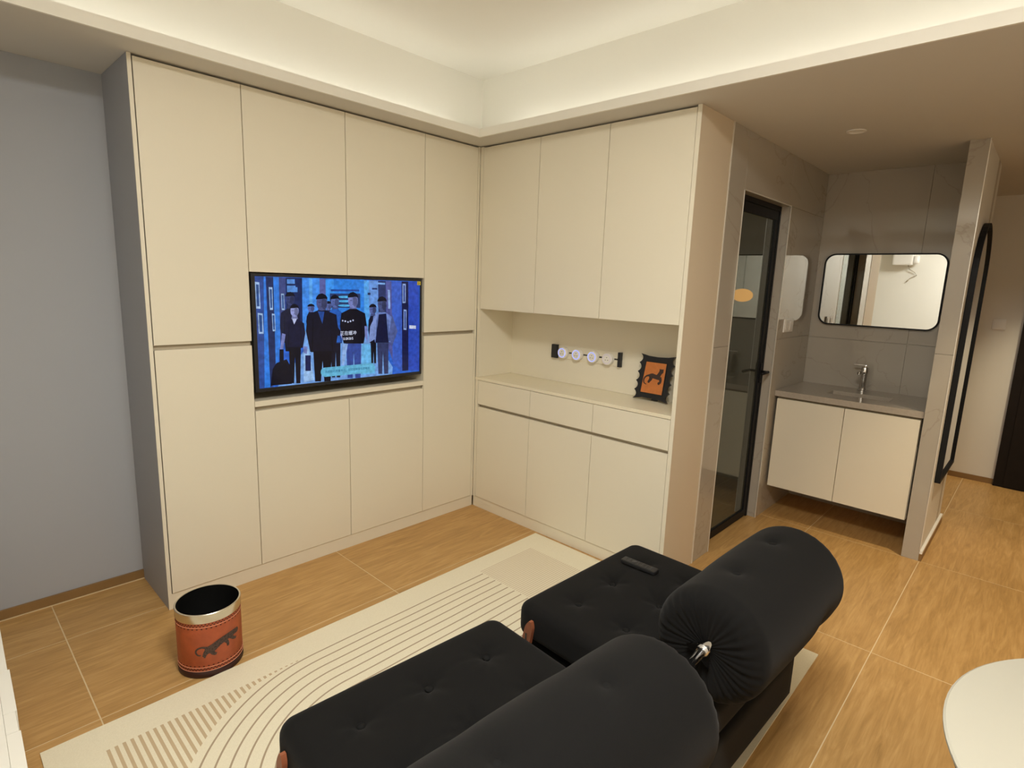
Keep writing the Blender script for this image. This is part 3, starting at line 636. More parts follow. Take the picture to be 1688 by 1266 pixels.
def stroke2d(bm, pts, wid, f, w_, n=8):
    """tapered flat stroke; pts 2-D, wid widths; f maps (u,v,w)"""
    P = []; Wd = []
    for i in range(len(pts) - 1):
        p0 = pts[max(i - 1, 0)]; p1 = pts[i]; p2 = pts[i + 1]; p3 = pts[min(i + 2, len(pts) - 1)]
        for k in range(n):
            t = k / n; P.append(tuple(0.5 * ((2 * b) + (-a + c) * t + (2 * a - 5 * b + 4 * c - d) * t * t + (-a + 3 * b - 3 * c + d) * t ** 3) for a, b, c, d in zip(p0, p1, p2, p3))); Wd.append(wid[i] * (1 - t) + wid[i + 1] * t)
    P.append(pts[-1]); Wd.append(wid[-1]); prev = None
    for i, p in enumerate(P):
        a = P[max(i - 1, 0)]; b = P[min(i + 1, len(P) - 1)]; dx, dy = b[0] - a[0], b[1] - a[1]; l = math.hypot(dx, dy) or 1; nx, ny = -dy / l, dx / l; h = Wd[i] / 2
        cur = (bm.verts.new(f(p[0] + nx * h, p[1] + ny * h, w_)), bm.verts.new(f(p[0] - nx * h, p[1] - ny * h, w_)))
        if prev: bm.faces.new((prev[0], prev[1], cur[1], cur[0]))
        prev = cur
def disc2d(bm, c, r, f, w_, n=14):
    bm.faces.new([bm.verts.new(f(c[0] + r * math.cos(2 * PI * k / n), c[1] + r * math.sin(2 * PI * k / n), w_)) for k in range(n)])
bm = bm_new(); D = -0.0022
stroke2d(bm, [(-0.056, 0.086), (-0.072, 0.094), (-0.076, 0.112), (-0.066, 0.130), (-0.045, 0.139)], [0.003, 0.007, 0.008, 0.009, 0.012], FP, D)
stroke2d(bm, [(-0.050, 0.136), (-0.030, 0.138), (-0.006, 0.134), (0.014, 0.134)], [0.012, 0.026, 0.024, 0.030], FP, D - 0.0001)
stroke2d(bm, [(0.006, 0.132), (0.012, 0.148), (0.020, 0.164)], [0.030, 0.022, 0.020], FP, D - 0.0002); disc2d(bm, (0.022, 0.167), 0.013, FP, D - 0.0003)
for q in (0.013, 0.031): disc2d(bm, (q, 0.177), 0.004, FP, D - 0.0004, 8)
stroke2d(bm, [(0.018, 0.134), (0.026, 0.116), (0.022, 0.102)], [0.022, 0.014, 0.013], FP, D - 0.0005); disc2d(bm, (0.018, 0.101), 0.008, FP, D - 0.0006)
stroke2d(bm, [(-0.034, 0.134), (-0.036, 0.116), (-0.046, 0.104)], [0.024, 0.018, 0.012], FP, D - 0.0007); disc2d(bm, (-0.044, 0.103), 0.0075, FP, D - 0.0008)
obj('leopard_print', bm, M['leo_dark'], pic, recalc=False)
bm = bm_new(); prism(bm, [(-0.02, 0.006), (0.02, 0.006), (0.012, 0.15), (-0.012, 0.15)], lambda u, v, w_: (0.0145 + 0.0 * v + w_, -u, v), 0.003); obj('back_strut', bm, M['frame_black'], pf)

# ------------------------------------------------------------------ glass bathroom door
dr = root('door_1', 'black-framed dark glass door into the bathroom', 'door')
DY0, DY1 = -1.382, -1.345
def db(name, m, b, bev=0.001): bm = bm_new(); box(bm, *b, bev); return obj(name, bm, M[m], dr)
db('outer_frame', 'black_metal', (T2 + 0.001, T3 - 0.001, DY0, DY1 + 0.004, 2.010, 2.039)); db('outer_frame', 'black_metal', (T3 - 0.022, T3 - 0.001, DY0, DY1 + 0.004, 0, 2.009)); db('outer_frame', 'black_metal', (T2 + 0.001, T2 + 0.022, DY0, DY1 + 0.004, 0, 2.009))
db('top_rail', 'black_metal', (T2 + 0.023, T3 - 0.023, DY0 + 0.004, DY1, 1.955, 2.008)); db('bottom_rail', 'black_metal', (T2 + 0.023, T3 - 0.023, DY0 + 0.004, DY1, 0.006, 0.055))
db('stile', 'black_metal', (T3 - 0.068, T3 - 0.023, DY0 + 0.004, DY1, 0.056, 1.954)); db('stile', 'black_metal', (T2 + 0.023, T2 + 0.063, DY0 + 0.004, DY1, 0.056, 1.954))
db('glass_pane', 'glass', (T2 + 0.064, T3 - 0.069, -1.368, -1.362, 0.056, 1.954), 0)
hd = db('door_handle', 'black_metal', (T3 - 0.058, T3 - 0.036, DY0 - 0.004, DY0 + 0.0035, 0.93, 1.06), 0.002)
bm = bm_new(); tube(bm, [(T3 - 0.047, DY0 - 0.004, 1.005), (T3 - 0.047, DY0 - 0.045, 1.005)], 0.008); tube(bm, [(T3 - 0.040, DY0 - 0.045, 1.005), (T3 - 0.15, DY0 - 0.047, 1.004)], 0.009); obj('lever', bm, M['black_metal'], hd, smooth=True)

# hallway door
d2 = root('door_2', 'dark brown door at the far end of the hallway', 'door')
bm = bm_new(); box(bm, XE - 0.05, XE - 0.001, -3.45, -2.547, 0, 2.14, 0.002); obj('door_frame', bm, M['dark_door'], d2)
bm = bm_new(); box(bm, XE - 0.062, XE - 0.051, -3.39, -2.61, 0.01, 2.08, 0.002); obj('door_leaf', bm, M['dark_door'], d2)
bm = bm_new(); tube(bm, [(XE - 0.062, -2.68, 1.02), (XE - 0.11, -2.68, 1.02), (XE - 0.11, -2.80, 1.02)], 0.01); obj('door_handle', bm, M['chrome'], d2, smooth=True)

# ------------------------------------------------------------------ switches
def plate(label, group, loc, rz, gangs=1):
    t = thing('wall_switch', label, 'switch', loc, rz, group)
    bm = bm_new(); box(bm, -0.043, 0.043, -0.009, -0.0005, -0.043, 0.043, 0.003); obj('switch_plate', bm, M['white_plastic'], t)
    for k in range(gangs):
        w_ = 0.062 / gangs; x0 = -0.031 + k * w_
        bm = bm_new(); box(bm, x0 + 0.001, x0 + w_ - 0.001, -0.0125, -0.0092, -0.029, 0.029, 0.0012); obj('rocker', bm, M['white_plastic'], t)
    return t
plate('white switch on the tiled wall, the one next to the glass door', None, (1.436, L_, 1.300), 0, 2)
plate('white switch on the tiled wall, the one nearer the rounded mirror', None, (1.524, L_, 1.300), 0, 1)
plate('white wall switch on the far hallway wall beside the dark door', None, (XE, -2.40, 1.322), -PI / 2, 1)

# ------------------------------------------------------------------ vanity
ZV = 0.8734; XV = 1.388; YV0, YV1 = PM + 0.002, L_ - 0.002
v = thing('vanity_cabinet', 'wall-hung cream two-door vanity cabinet under the basin top', 'cabinet', (1.68, -1.85, 0.2))
DV0, DV1 = -2.249, -1.456
wbox('carcass', v, M['laminate'], XV + 0.020, X2 - 0.001, DV0, DV1, 0.217, 0.66)
M['shadow_gap'] = mat('shaded_finger_groove', (0.20, 0.16, 0.10), 0.7)  # dark brown stands in for the shade inside the groove
wbox('carcass_rail', v, M['shadow_gap'], XV + 0.020, XV + 0.030, DV0, DV1, 0.661, 0.834)
for y in (DV0, DV1 - 0.016): wbox('carcass_side', v, M['laminate'], XV + 0.031, X2 - 0.001, y, y + 0.016, 0.661, 0.834)
door('door', v, 'x', DV0, -1.8585, 0.215, 0.823, face=XV); door('door', v, 'x', -1.8585, DV1, 0.215, 0.823, face=XV)
vt = thing('stone_worktop', 'greige stone basin top set between the tiled walls', 'worktop', (1.68, -1.85, 0.836))
SXA, SXB, SYA, SYB = 1.575, 1.738, -2.047, -1.70
bm = bm_new(); l = Vector((1.68, -1.85, 0.836))
for b in ((XV - 0.002, SXA, YV0, YV1), (SXB, X2 - 0.001, YV0, YV1), (SXA, SXB, YV0, SYA), (SXA, SXB, SYB, YV1)):
    box(bm, b[0] - l.x, b[1] - l.x, b[2] - l.y, b[3] - l.y, 0.0, ZV - l.z)
bmesh.ops.remove_doubles(bm, verts=bm.verts, dist=1e-5); obj('stone_slab', bm, M['stone'], vt)
bm = bm_new(); m_ = 0.010
box(bm, SXA - m_ - l.x, SXB + m_ - l.x, SYA - m_ - l.y, SYA - l.y, -0.13, -0.001); box(bm, SXA - m_ - l.x, SXB + m_ - l.x, SYB - l.y, SYB + m_ - l.y, -0.13, -0.001)
box(bm, SXA - m_ - l.x, SXA - l.x, SYA - l.y, SYB - l.y, -0.13, -0.001); box(bm, SXB - l.x, SXB + m_ - l.x, SYA - l.y, SYB - l.y, -0.13, -0.001); box(bm, SXA - m_ - l.x, SXB + m_ - l.x, SYA - m_ - l.y, SYB + m_ - l.y, -0.14, -0.1301)
bs = obj('basin', bm, M['ceramic'], vt)
bm = bm_new(); lathe(bm, [(0, -0.127), (0.020, -0.127), (0.022, -0.1299), (0, -0.1299)], 24, (1.66 - l.x, -1.87 - l.y, 0)); obj('drain', bm, M['chrome'], bs, smooth=True)
bm = bm_new(); box(bm, 1.44 - l.x, X2 - 0.001 - l.x, YV0 - l.y, YV1 - l.y, -0.0, 0.0001)
bm.free()
# faucet
fc = thing('basin_tap', 'chrome single-lever tap standing on the basin top', 'tap', (1.885, -1.838, ZV))
bm = bm_new(); lathe(bm, [(0, 0.0002), (0.027, 0.0002), (0.027, 0.006), (0.0235, 0.009), (0.0225, 0.12), (0.0235, 0.124), (0.0235, 0.160), (0.020, 0.165), (0, 0.166)], 32); sharp_smooth(obj('tap_body', bm, M['chrome'], fc), 40)
bm = bm_new(); tube(bm, [(-0.015, 0.004, 0.126), (-0.05, 0.010, 0.132), (-0.088, 0.016, 0.128)], 0.011, 16, taper=[0.012, 0.011, 0.010]); tube(bm, [(-0.083, 0.015, 0.128), (-0.085, 0.0155, 0.116)], 0.009, 16); obj('spout', bm, M['chrome'], fc, smooth=True)
bm = bm_new(); tube(bm, [(0, 0, 0.166), (0, 0, 0.176)], 0.010, 12); box(bm, -0.012, 0.010, -0.010, 0.070, 0.172, 0.179, 0.003); obj('lever', bm, M['chrome'], fc)

# rounded rectangular mirror
def rrect(w_, h, r, n=10):
    pts = []
    for cx, cy, a0 in ((w_ / 2 - r, h / 2 - r, 0), (-w_ / 2 + r, h / 2 - r, PI / 2), (-w_ / 2 + r, -h / 2 + r, PI), (w_ / 2 - r, -h / 2 + r, 1.5 * PI)):
        for k in range(n + 1): a = a0 + PI / 2 * k / n; pts.append((cx + r * math.cos(a), cy + r * math.sin(a)))
    return pts
mr = thing('wall_mirror', 'rounded rectangular mirror in thin black frame above the basin', 'mirror', (X2, -1.839, 1.548))
MO = rrect(0.705, 0.489, 0.070); MI = rrect(0.687, 0.471, 0.061)
def ring_prism(bm, o_, i_, f, d):
    n = len(o_); A = [[bm.verts.new(f(*p, w_)) for p in s] for s in (o_, i_) for w_ in (0, d)]
    for k in range(n):
        j = (k + 1) % n; bm.faces.new((A[0][k], A[0][j], A[1][j], A[1][k])); bm.faces.new((A[2][k], A[3][k], A[3][j], A[2][j])); bm.faces.new((A[0][k], A[2][k], A[2][j], A[0][j])); bm.faces.new((A[1][k], A[1][j], A[3][j], A[3][k]))
bm = bm_new(); ring_prism(bm, MO, MI, lambda u, v_, w_: (-0.0005 - w_, u, v_), 0.026); obj('mirror_frame', bm, M['black_metal'], mr)
bm = bm_new(); prism(bm, MI, lambda u, v_, w_: (-0.002 - w_, u, v_), 0.018); obj('mirror_glass', bm, M['mirror'], mr)

# tall arched mirror on the hallway side of the partition
am = thing('arched_mirror', 'tall arched mirror in black frame on the hallway side of the partition', 'mirror', (1.81, PM2, 0.45))
def arch(w_, h, n=20): r = w_ / 2; return [(-r, 0), (r, 0)] + [(r * math.cos(PI * k / n), h - r + r * math.sin(PI * k / n)) for k in range(n + 1)]
AW, AH = 0.62, 1.50
AO = arch(AW, AH); AI = [(x * (AW - 0.04) / AW, 0.02 + z * (AH - 0.04) / AH) for x, z in AO]
bm = bm_new(); ring_prism(bm, AO, AI, lambda u, v_, w_: (u, -0.0005 - w_, v_), 0.028); obj('mirror_frame', bm, M['black_metal'], am)
bm = bm_new(); prism(bm, AI, lambda u, v_, w_: (u, -0.001 - w_, v_), 0.017); obj('mirror_glass', bm, M['mirror'], am)

# ------------------------------------------------------------------ ceiling downlights
def downlight(x, y, label, lit):
    t = thing('downlight', label, 'ceiling light', (x, y, ZC))
    bm = bm_new(); lathe(bm, [(0.030, -0.0005), (0.046, -0.0005), (0.045, -0.005), (0.033, -0.006), (0.030, -0.0005)], 40); obj('trim_ring', bm, M['white_plastic'], t, smooth=True)
    bm = bm_new(); lathe(bm, [(0, -0.002), (0.029, -0.002), (0.029, -0.0006), (0, -0.0006)], 32)
    obj('diffuser', bm, M['lamp_on'] if lit else M['white_plastic'], t)
    if lit:
        ld = bpy.data.lights.new('downlight_lamp', 'SPOT'); ld.energy = CORRIDOR_W; ld.color = (1, 0.84, 0.58); ld.spot_size = math.radians(72); ld.spot_blend = 0.8; ld.shadow_soft_size = 0.03
        lo = bpy.data.objects.new('downlight_lamp', ld); COL.objects.link(lo); lo.parent = t; lo.location = (0, 0, -0.012)
M['lamp_on'] = glow('lit_lamp_diffuser', (1, 0.85, 0.6), 8)
downlight(0.862, -1.849, 'small white recessed downlight in the soffit before the basin', False)
downlight(2.95, -2.72, 'lit recessed downlight over the far end of the hallway', True)
downlight(0.95, -2.78, 'lit recessed downlight over the hallway beside the round table', True)

# added fill light on the recess ceiling, unseen, above and behind the camera
t = thing('fill_light', 'added round fill light, out of view on the recessed ceiling', 'ceiling light', (-1.95, -2.50, ZCL))
bm = bm_new(); lathe(bm, [(0, -0.0005), (0.365, -0.0005), (0.365, -0.035), (0.35, -0.045), (0.35, -0.03), (0, -0.03)], 48); sharp_smooth(obj('fill_body', bm, M['white_plastic'], t))
bm = bm_new(); lathe(bm, [(0, -0.056), (0.20, -0.055), (0.33, -0.048), (0.349, -0.040)], 40); obj('diffuser', bm, glow('fill_light_diffuser', FILL_COLOR, FILL_STRENGTH), t, smooth=True)

# ------------------------------------------------------------------ rug
rg = bm_new(); RZ = 0.006
nx_, ny_ = 48, 32; RX0, RX1, RY0, RY1 = -2.392, -0.02, -2.195, -0.597
grid = [[rg.verts.new((RX0 + (RX1 - RX0) * i / nx_, RY0 + (RY1 - RY0) * j / ny_, RZ + 0.0006 * math.sin(i * 0.7 + j * 0.4))) for j in range(ny_ + 1)] for i in range(nx_ + 1)]
for i in range(nx_):
    for j in range(ny_): rg.faces.new((grid[i][j], grid[i + 1][j], grid[i + 1][j + 1], grid[i][j + 1]))
edge = [e for e in rg.edges if e.is_boundary]; r_ = bmesh.ops.extrude_edge_only(rg, edges=edge)
for v_ in [g for g in r_['geom'] if isinstance(g, bmesh.types.BMVert)]: v_.co.z = 0.0003
rug = obj('rug', rg, M['rug']); tag(rug, 'cream rug with arched thin lines and short brown bars under the sofa', 'rug')

# ------------------------------------------------------------------ sofa modules
def rounded_box(bm, hx, hy, hz, r, n, zfun=None, rc=None):
    """box surface with rounded edges centred on the origin; rc = plan corner radius"""
    def face(ax, sg, na, nb):
        V = []
        for i in range(na + 1):
            row = []
            for j in range(nb + 1):
                a = math.tan((i / na * 2 - 1) * PI / 4 * 0.9) / math.tan(PI / 4 * 0.9); b = math.tan((j / nb * 2 - 1) * PI / 4 * 0.9) / math.tan(PI / 4 * 0.9)
                a = (i / na * 2 - 1) * 0.6 + a * 0.4; b = (j / nb * 2 - 1) * 0.6 + b * 0.4
                p = {0: (sg * hx, a * hy, b * hz), 1: (a * hx, sg * hy, b * hz), 2: (a * hx, b * hy, sg * hz)}[ax]
                x, y, z = p
                # plan corner rounding
                R2 = rc or r
                qx = max(-hx + R2, min(hx - R2, x)); qy = max(-hy + R2, min(hy - R2, y)); dx, dy = x - qx, y - qy; d = math.hypot(dx, dy)
                edge = max(abs(dx), abs(dy)) / R2   # 0 inside, 1 at the wall
                if d > 1e-9: k = R2 * edge / d; x, y = qx + dx * k, qy + dy * k
                # vertical edge rounding
                inner = R2 * edge; dist = R2 - inner; ez = hz - abs(z)
                if dist < r and ez < r:
                    u = (r - dist) / r; w_ = (r - ez) / r; m_ = max(u, w_); h = math.hypot(u, w_) or 1; u2, w2 = u * m_ / h, w_ * m_ / h
                    z = math.copysign(hz - r + w2 * r, z); ni = R2 - r + u2 * r
                    if d > 1e-9 and inner > 1e-9:
                        ux, uy = (x - qx) / inner, (y - qy) / inner; x, y = qx + ux * ni, qy + uy * ni
                row.append(bm.verts.new((x, y, z)))
            V.append(row)
        for i in range(na):
            for j in range(nb): bm.faces.new((V[i][j], V[i + 1][j], V[i + 1][j + 1], V[i][j + 1]))
    N_, K = n
    for s in (-1, 1): face(0, s, N_, K); face(1, s, N_, K); face(2, s, N_, N_)
    bmesh.ops.remove_doubles(bm, verts=bm.verts, dist=1e-4)
    if zfun:
        for v_ in bm.verts: zfun(v_)

SEAT_Z, SW, SD = 0.390, 0.378, 0.372
BTN = [(bx, by) for by in (0.215, 0.010, -0.195) for bx in (-0.212, 0.0, 0.212)]
def seat_z(seed):
    rnd = random.Random(seed); creases = []
    for (ax, ay), (bx_, by_) in [(BTN[0], BTN[1]), (BTN[1], BTN[2]), (BTN[3], BTN[4]), (BTN[4], BTN[5]), (BTN[1], BTN[3]), (BTN[2], BTN[4])]:
        creases.append((ax, ay, bx_, by_, rnd.uniform(-0.03, 0.03), rnd.uniform(0.002, 0.0045)))
    def f(v_):
        x, y, z = v_.co
        if z < -0.02: return
        k = max(0, min(1, (z + 0.02) / 0.05))
        dz = 0.010 * max(0, 1 - (x / SW) ** 4) * max(0, 1 - (y / SD) ** 4)
        for bx, by in BTN:
            d2 = (x - bx) ** 2 + (y - by) ** 2; d = math.sqrt(d2)
            dz -= 0.012 * math.exp(-d2 / 0.0022) + 0.011 * math.exp(-d2 / 0.00028)
            if d < 0.10:
                an = math.atan2(y - by, x - bx); dz -= 0.0014 * math.cos(6 * an + bx * 20) * math.exp(-((d - 0.04) / 0.025) ** 2)
        for ax, ay, bx, by, bow, dep in creases:
            L2 = (bx - ax) ** 2 + (by - ay) ** 2; t = ((x - ax) * (bx - ax) + (y - ay) * (by - ay)) / L2
            if 0 < t < 1:
                ll = math.sqrt(L2); nrm = ((x - ax) * (by - ay) - (y - ay) * (bx - ax)) / ll - bow * math.sin(PI * t)
                dz -= dep * math.exp(-(nrm / 0.009) ** 2) * (0.35 + 0.65 * abs(math.cos(PI * t)))
        v_.co.z += dz * k
    return f
BR = 0.164
def bolster_mesh(seed, length, btns):
    """lathe-like roll along x with gathered ends; btns = list of (x, angle)"""
    bm = bm_new(); nt_ = 144; hl = length / 2; rnd = random.Random(seed); ph = [rnd.uniform(0, 6.28) for _ in range(6)]
    prof = []                                    # (x, r, pleat weight)
    e = 0.055
    for k in range(0, 9): rr = 0.020 + (BR - e - 0.020) * k / 9; prof.append((-hl + 0.012 * (1 - k / 9) ** 2 - 0.0, rr, 0.35 + 0.5 * k / 9))
    for k in range(0, 11): a = PI / 2 * k / 10; prof.append((-hl + e - e * math.cos(a), BR - e + e * math.sin(a), 0.95 * max(0, 1 - k / 8.5)))
    n = 60
    for k in range(1, n): x = -hl + e + (2 * hl - 2 * e) * k / n; prof.append((x, BR, 0.0))
    prof += [(-x, r, p) for x, r, p in prof[:20][::-1]]
    rings = []
    for x, r, pw in prof:
        row = []
        for k in range(nt_):
            a = 2 * PI * k / nt_
            pl = 0.0026 * pw * (math.cos(34 * a + 1.3 * math.sin(3 * a + ph[0]) + (0 if x < 0 else 1.7)) + 0.4 * math.cos(21 * a + ph[1]))
            bulge = 0.004 * math.cos(2 * a + ph[2]) * math.sin(x * 4 + ph[3]) + 0.003 * (1 - (x / hl) ** 2)
            rr = r + (pl if r > 0.03 else pl * 0.3) * (1 if r > BR - 0.02 else 0.5) + (bulge if r > BR - 0.03 else bulge * 0.3)
            xx = x + (math.copysign(1, x) * pl * 0.9 if r < BR - 0.01 else 0)
            for bx, ba in btns:
                if r > BR - 0.03:
                    da = (a - ba + PI) % (2 * PI) - PI; d2 = (x - bx) ** 2 + (da * BR) ** 2
                    if d2 < 0.03: rr -= 0.010 * math.exp(-d2 / 0.0022) + 0.009 * math.exp(-d2 / 0.0003)
            # flattened where it rests on the seat
            z = rr * math.sin(a); y = rr * math.cos(a)
            if z < -(BR - 0.012): z = -(BR - 0.012) + (z + (BR - 0.012)) * 0.25
            row.append(bm.verts.new((xx, y, z)))
        rings.append(row)
    for A_, B_ in zip(rings, rings[1:]):
        for k in range(nt_): bm.faces.new((A_[k], A_[(k + 1) % nt_], B_[(k + 1) % nt_], B_[k]))
    bm.faces.new(rings[0][::-1]); bm.faces.new(rings[-1])
    return bm
def clamp(parent, x, y, z, s):
    bm = bm_new()                                  # lobed chrome clamp plate on the bolster end
    pts = []
    for k in range(48):
        a = 2 * PI * k / 48; r = 0.030 + 0.012 * math.cos(3 * a) ** 3 + 0.004 * math.cos(6 * a); pts.append((r * math.cos(a), r * math.sin(a)))
    prism(bm, pts, lambda u, v_, w_: (x + s * w_, y + u, z + v_), 0.006)
    o = obj('clamp_plate', bm, M['chrome'], parent)
    bm = bm_new(); lathe(bm, [(0.0135, s * 0.0063), (0.0165, s * 0.0063), (0.0165, s * 0.013), (0.0135, s * 0.013), (0.0135, s * 0.0063)], 20, (x, y, z), 'x'); obj('collar', bm, M['chrome'], o)
def sofa(label, cx, cy, rz, bolster_x, bolster_y, blen, bt, seed, rod):
    t = thing('sofa_module', label, 'sofa', (cx, cy, 0), rz, 'black sofa modules on the rug')
    th = 0.062; bm = bm_new(); rounded_box(bm, SW, SD, th, 0.034, (76, 10), seat_z(seed), rc=0.050)
    obj('seat_cushion', bm, M['fabric'], t, smooth=True, loc=(0, 0, SEAT_Z - th - 0.006))
    bm = bm_new(); rounded_box(bm, SW - 0.012, SD - 0.006, 0.098, 0.03, (16, 8), None, rc=0.05); obj('base', bm, M['fabric'], t, smooth=True, loc=(0, 0, 0.150))
    for bx, by in BTN:
        if by < -0.1: continue
        bm = bm_new(); lathe(bm, [(0, 0.005), (0.007, 0.0042), (0.0115, 0.0015), (0.0125, -0.002), (0, -0.003)], 20)
        obj('button', bm, M['button'], t, smooth=True, loc=(bx, by, SEAT_Z - 0.0155))
    # slotted wooden legs bolted to the sides
    for sx in (-1, 1):
        for sy in (-1, 1):
            y0 = sy * (SD - 0.075) if sy > 0 else -(SD - 0.13)
            path = [(y0 - sy * 0.012, 0.350), (y0 + sy * 0.004, 0.27), (y0 + sy * 0.030, 0.14), (y0 + sy * 0.055, 0.0078)]
            bm = bm_new(); x0 = sx * (SW - 0.002) if True else 0
            wd = [0.016, 0.019, 0.017, 0.013]; prev = None; n = 10; lp = []; rp = []
            for i in range(31):
                s = i / 30 * 3; k = min(int(s), 2); f_ = s - k
                y_ = path[k][0] * (1 - f_) + path[k + 1][0] * f_; z_ = path[k][1] * (1 - f_) + path[k + 1][1] * f_; h = wd[k] * (1 - f_) + wd[k + 1] * f_
                if i < 4: h *= math.sin((i + 1) / 5 * PI / 2)
                lp.append((y_ - h, z_)); rp.append((y_ + h, z_))
            off = 0.004
            prism(bm, lp + rp[::-1], lambda u, v_, w_: (x0 + sx * (off + w_), u, v_), 0.014)
            lg = obj('leg', bm, M['leather_tab'], t); lg['label'] = 'tan slotted leg'
            bm = bm_new(); box(bm, x0 + sx * (off + 0.0141), x0 + sx * (off + 0.0150), path[1][0] - 0.004, path[1][0] + 0.003, 0.20, 0.300); obj('slot', bm, M['black_plastic'], lg)
            bm = bm_new(); lathe(bm, [(0, sx * 0.006), (0.005, sx * 0.005), (0.008, 0), (0, 0)], 14, (x0 + sx * (off + 0.0152), path[1][0] + sy * 0.004, 0.25), 'x'); obj('bolt', bm, M['chrome'], lg, smooth=True)
    bz = SEAT_Z + BR - 0.012
    lx, ly = bolster_x - cx, bolster_y - cy
    b = obj('bolster', bolster_mesh(seed, blen, bt), M['fabric'], t, smooth=True, loc=(lx, ly, bz))
    for bx, ba in bt:
        bm = bm_new(); lathe(bm, [(0, 0.004), (0.008, 0.0035), (0.0135, 0.001), (0.0145, -0.003), (0, -0.004)], 20)
        bt_o = obj('button', bm, M['button'], b, smooth=True); rr = BR - 0.0155
        bt_o.matrix_local = Matrix.Translation((bx, rr * math.cos(ba), rr * math.sin(ba))) @ Vector((0, math.cos(ba), math.sin(ba))).to_track_quat('Z', 'Y').to_matrix().to_4x4()
    clamp(b, -blen / 2 - 0.003, 0, 0, -1)
    if rod:
        clamp(b, blen / 2 + 0.003, 0, 0, 1)
    return t, (lx, ly, bz)
R_ = math.radians
s1, bp1 = sofa('black tufted sofa module nearer the basin, with the remote control on its seat', -0.765, -1.836, R_(-2.0), -0.765, -2.158, 0.700, [(0.145, R_(82)), (-0.150, R_(86)), (0.145, R_(200)), (-0.15, R_(20))], 3, False)
s2, bp2 = sofa('black tufted sofa module nearer the camera, left of its neighbour', -1.642, -1.795, R_(-4.0), -1.700, -2.135, 0.720, [(0.118, R_(92)), (-0.185, R_(91)), (0.118, R_(25)), (-0.185, R_(25))], 9, True)
bm = bm_new(); tube(bm, [(-1.325, -2.153, bp1[2]), (-1.125, -2.145, bp1[2])], 0.0125, 20); o = obj('connecting_rod', bm, M['chrome'], None, smooth=True); tag(o, 'short chrome rod joining the ends of the two black bolsters', 'rod')

# remote control
rm = thing('remote_control', 'slim black remote control lying on the sofa seat', 'remote control', (-0.598, -1.640, SEAT_Z + 0.0065), R_(-88.5))
bm = bm_new(); box(bm, -0.077, 0.077, -0.0195, 0.0195, 0, 0.016, 0.004); obj('casing', bm, M['remote'] if 'remote' in M else M['black_plastic'], rm)
M['remote_btn'] = mat('grey_remote_buttons', (0.05, 0.05, 0.055), 0.4)
for i in range(7):
    for j in range(3):
        if (i == 2 and j != 1): continue
        bm = bm_new(); r = 0.0095 if (i == 2) else 0.0036; lathe(bm, [(0, 0.0178), (r, 0.0175), (r, 0.0162), (0, 0.0162)], 12, (-0.062 + i * 0.019, (j - 1) * 0.011, 0)); obj('button', bm, M['remote_btn'], rm)

# ------------------------------------------------------------------ waste basket
bk = thing('waste_basket', 'round leather waste basket with leopard print and steel rim', 'waste basket', (-1.846, -0.482, 0))
BKR, BKH = 0.1135, 0.262
bm = bm_new(); lathe(bm, [(BKR - 0.004, 0.0), (BKR - 0.003, 0.012), (BKR - 0.002, 0.028), (BKR, 0.030), (BKR, BKH - 0.036)], 72); obj('leather_wall', bm, M['leather'], bk, smooth=True)
bm = bm_new(); lathe(bm, [(0, 0.0005), (BKR, 0.0005), (BKR + 0.0015, 0.004), (BKR + 0.0015, 0.026), (BKR - 0.001, 0.028)], 72); obj('base_ring', bm, M['red_brown'], bk, smooth=True)
bm = bm_new(); lathe(bm, [(BKR + 0.001, BKH - 0.036), (BKR + 0.002, BKH - 0.034), (BKR + 0.002, BKH - 0.002), (BKR, BKH), (BKR - 0.004, BKH - 0.001), (BKR - 0.004, BKH - 0.036), (BKR + 0.001, BKH - 0.036)], 72); o = obj('steel_rim', bm, M['steel'], bk); sharp_smooth(o)
bm = bm_new(); lathe(bm, [(BKR - 0.0045, BKH - 0.002), (BKR - 0.0045, 0.008), (0, 0.008)], 72); obj('liner', bm, M['black_inner'], bk, smooth=True)
for z in (0.0445, 0.0295, BKH - 0.052):
    bm = bm_new(); lathe(bm, [(BKR + 0.0002, z - 0.0009), (BKR + 0.0014, z - 0.0006), (BKR + 0.0014, z + 0.0006), (BKR + 0.0002, z + 0.0009)], 72); obj('stitch_line', bm, M['stitch'], bk, smooth=True)
def bkf(deg_, z, w_): a = R_(deg_); r = BKR + 0.0006 + w_; return (r * math.cos(a), r * math.sin(a), z)
bm = bm_new()
for z, ph in ((0.0402, 0), (0.0345, 0.5), (BKH - 0.041, 0), (BKH - 0.047, 0.5), (0.051, 0.25), (BKH - 0.058, 0.25)):
    n = 60 if z not in (0.051, BKH - 0.058) else 44
    for k in range(n):
        c = (k + ph) * 360 / n; bm.faces.new([bm.verts.new(bkf(c + 1.9 * math.cos(q * PI / 3), z + 0.0024 * math.sin(q * PI / 3), 0)) for q in range(6)])
obj('stamped_border', bm, M['stamp'], bk, recalc=False)['kind'] = 'stuff'
S_ = 1 / (BKR * PI / 180)     # metres to degrees round the wall
def lf(u, v_, w_): return bkf(u * S_, v_, w_)
def dg(pts): return [(a / S_, z) for a, z in pts]
bm = bm_new()
stroke2d(bm, dg([(235.3, .097), (230.1, .0985), (226.5, .1106), (229.2, .1225), (237, .1290), (246.3, .1250)]), [0.0050, 0.0063, 0.0063, 0.0063, 0.0075, 0.0100], lf, 0)
stroke2d(bm, dg([(244, .112), (254.8, .1195), (267.1, .134), (280.2, .1425), (293.5, .1465), (308.1, .1459)]), [0.0250, 0.0312, 0.0263, 0.0250, 0.0225, 0.0200], lf, .0002)
disc2d(bm, dg([(306, .146)])[0], 0.0095, lf, .0003)
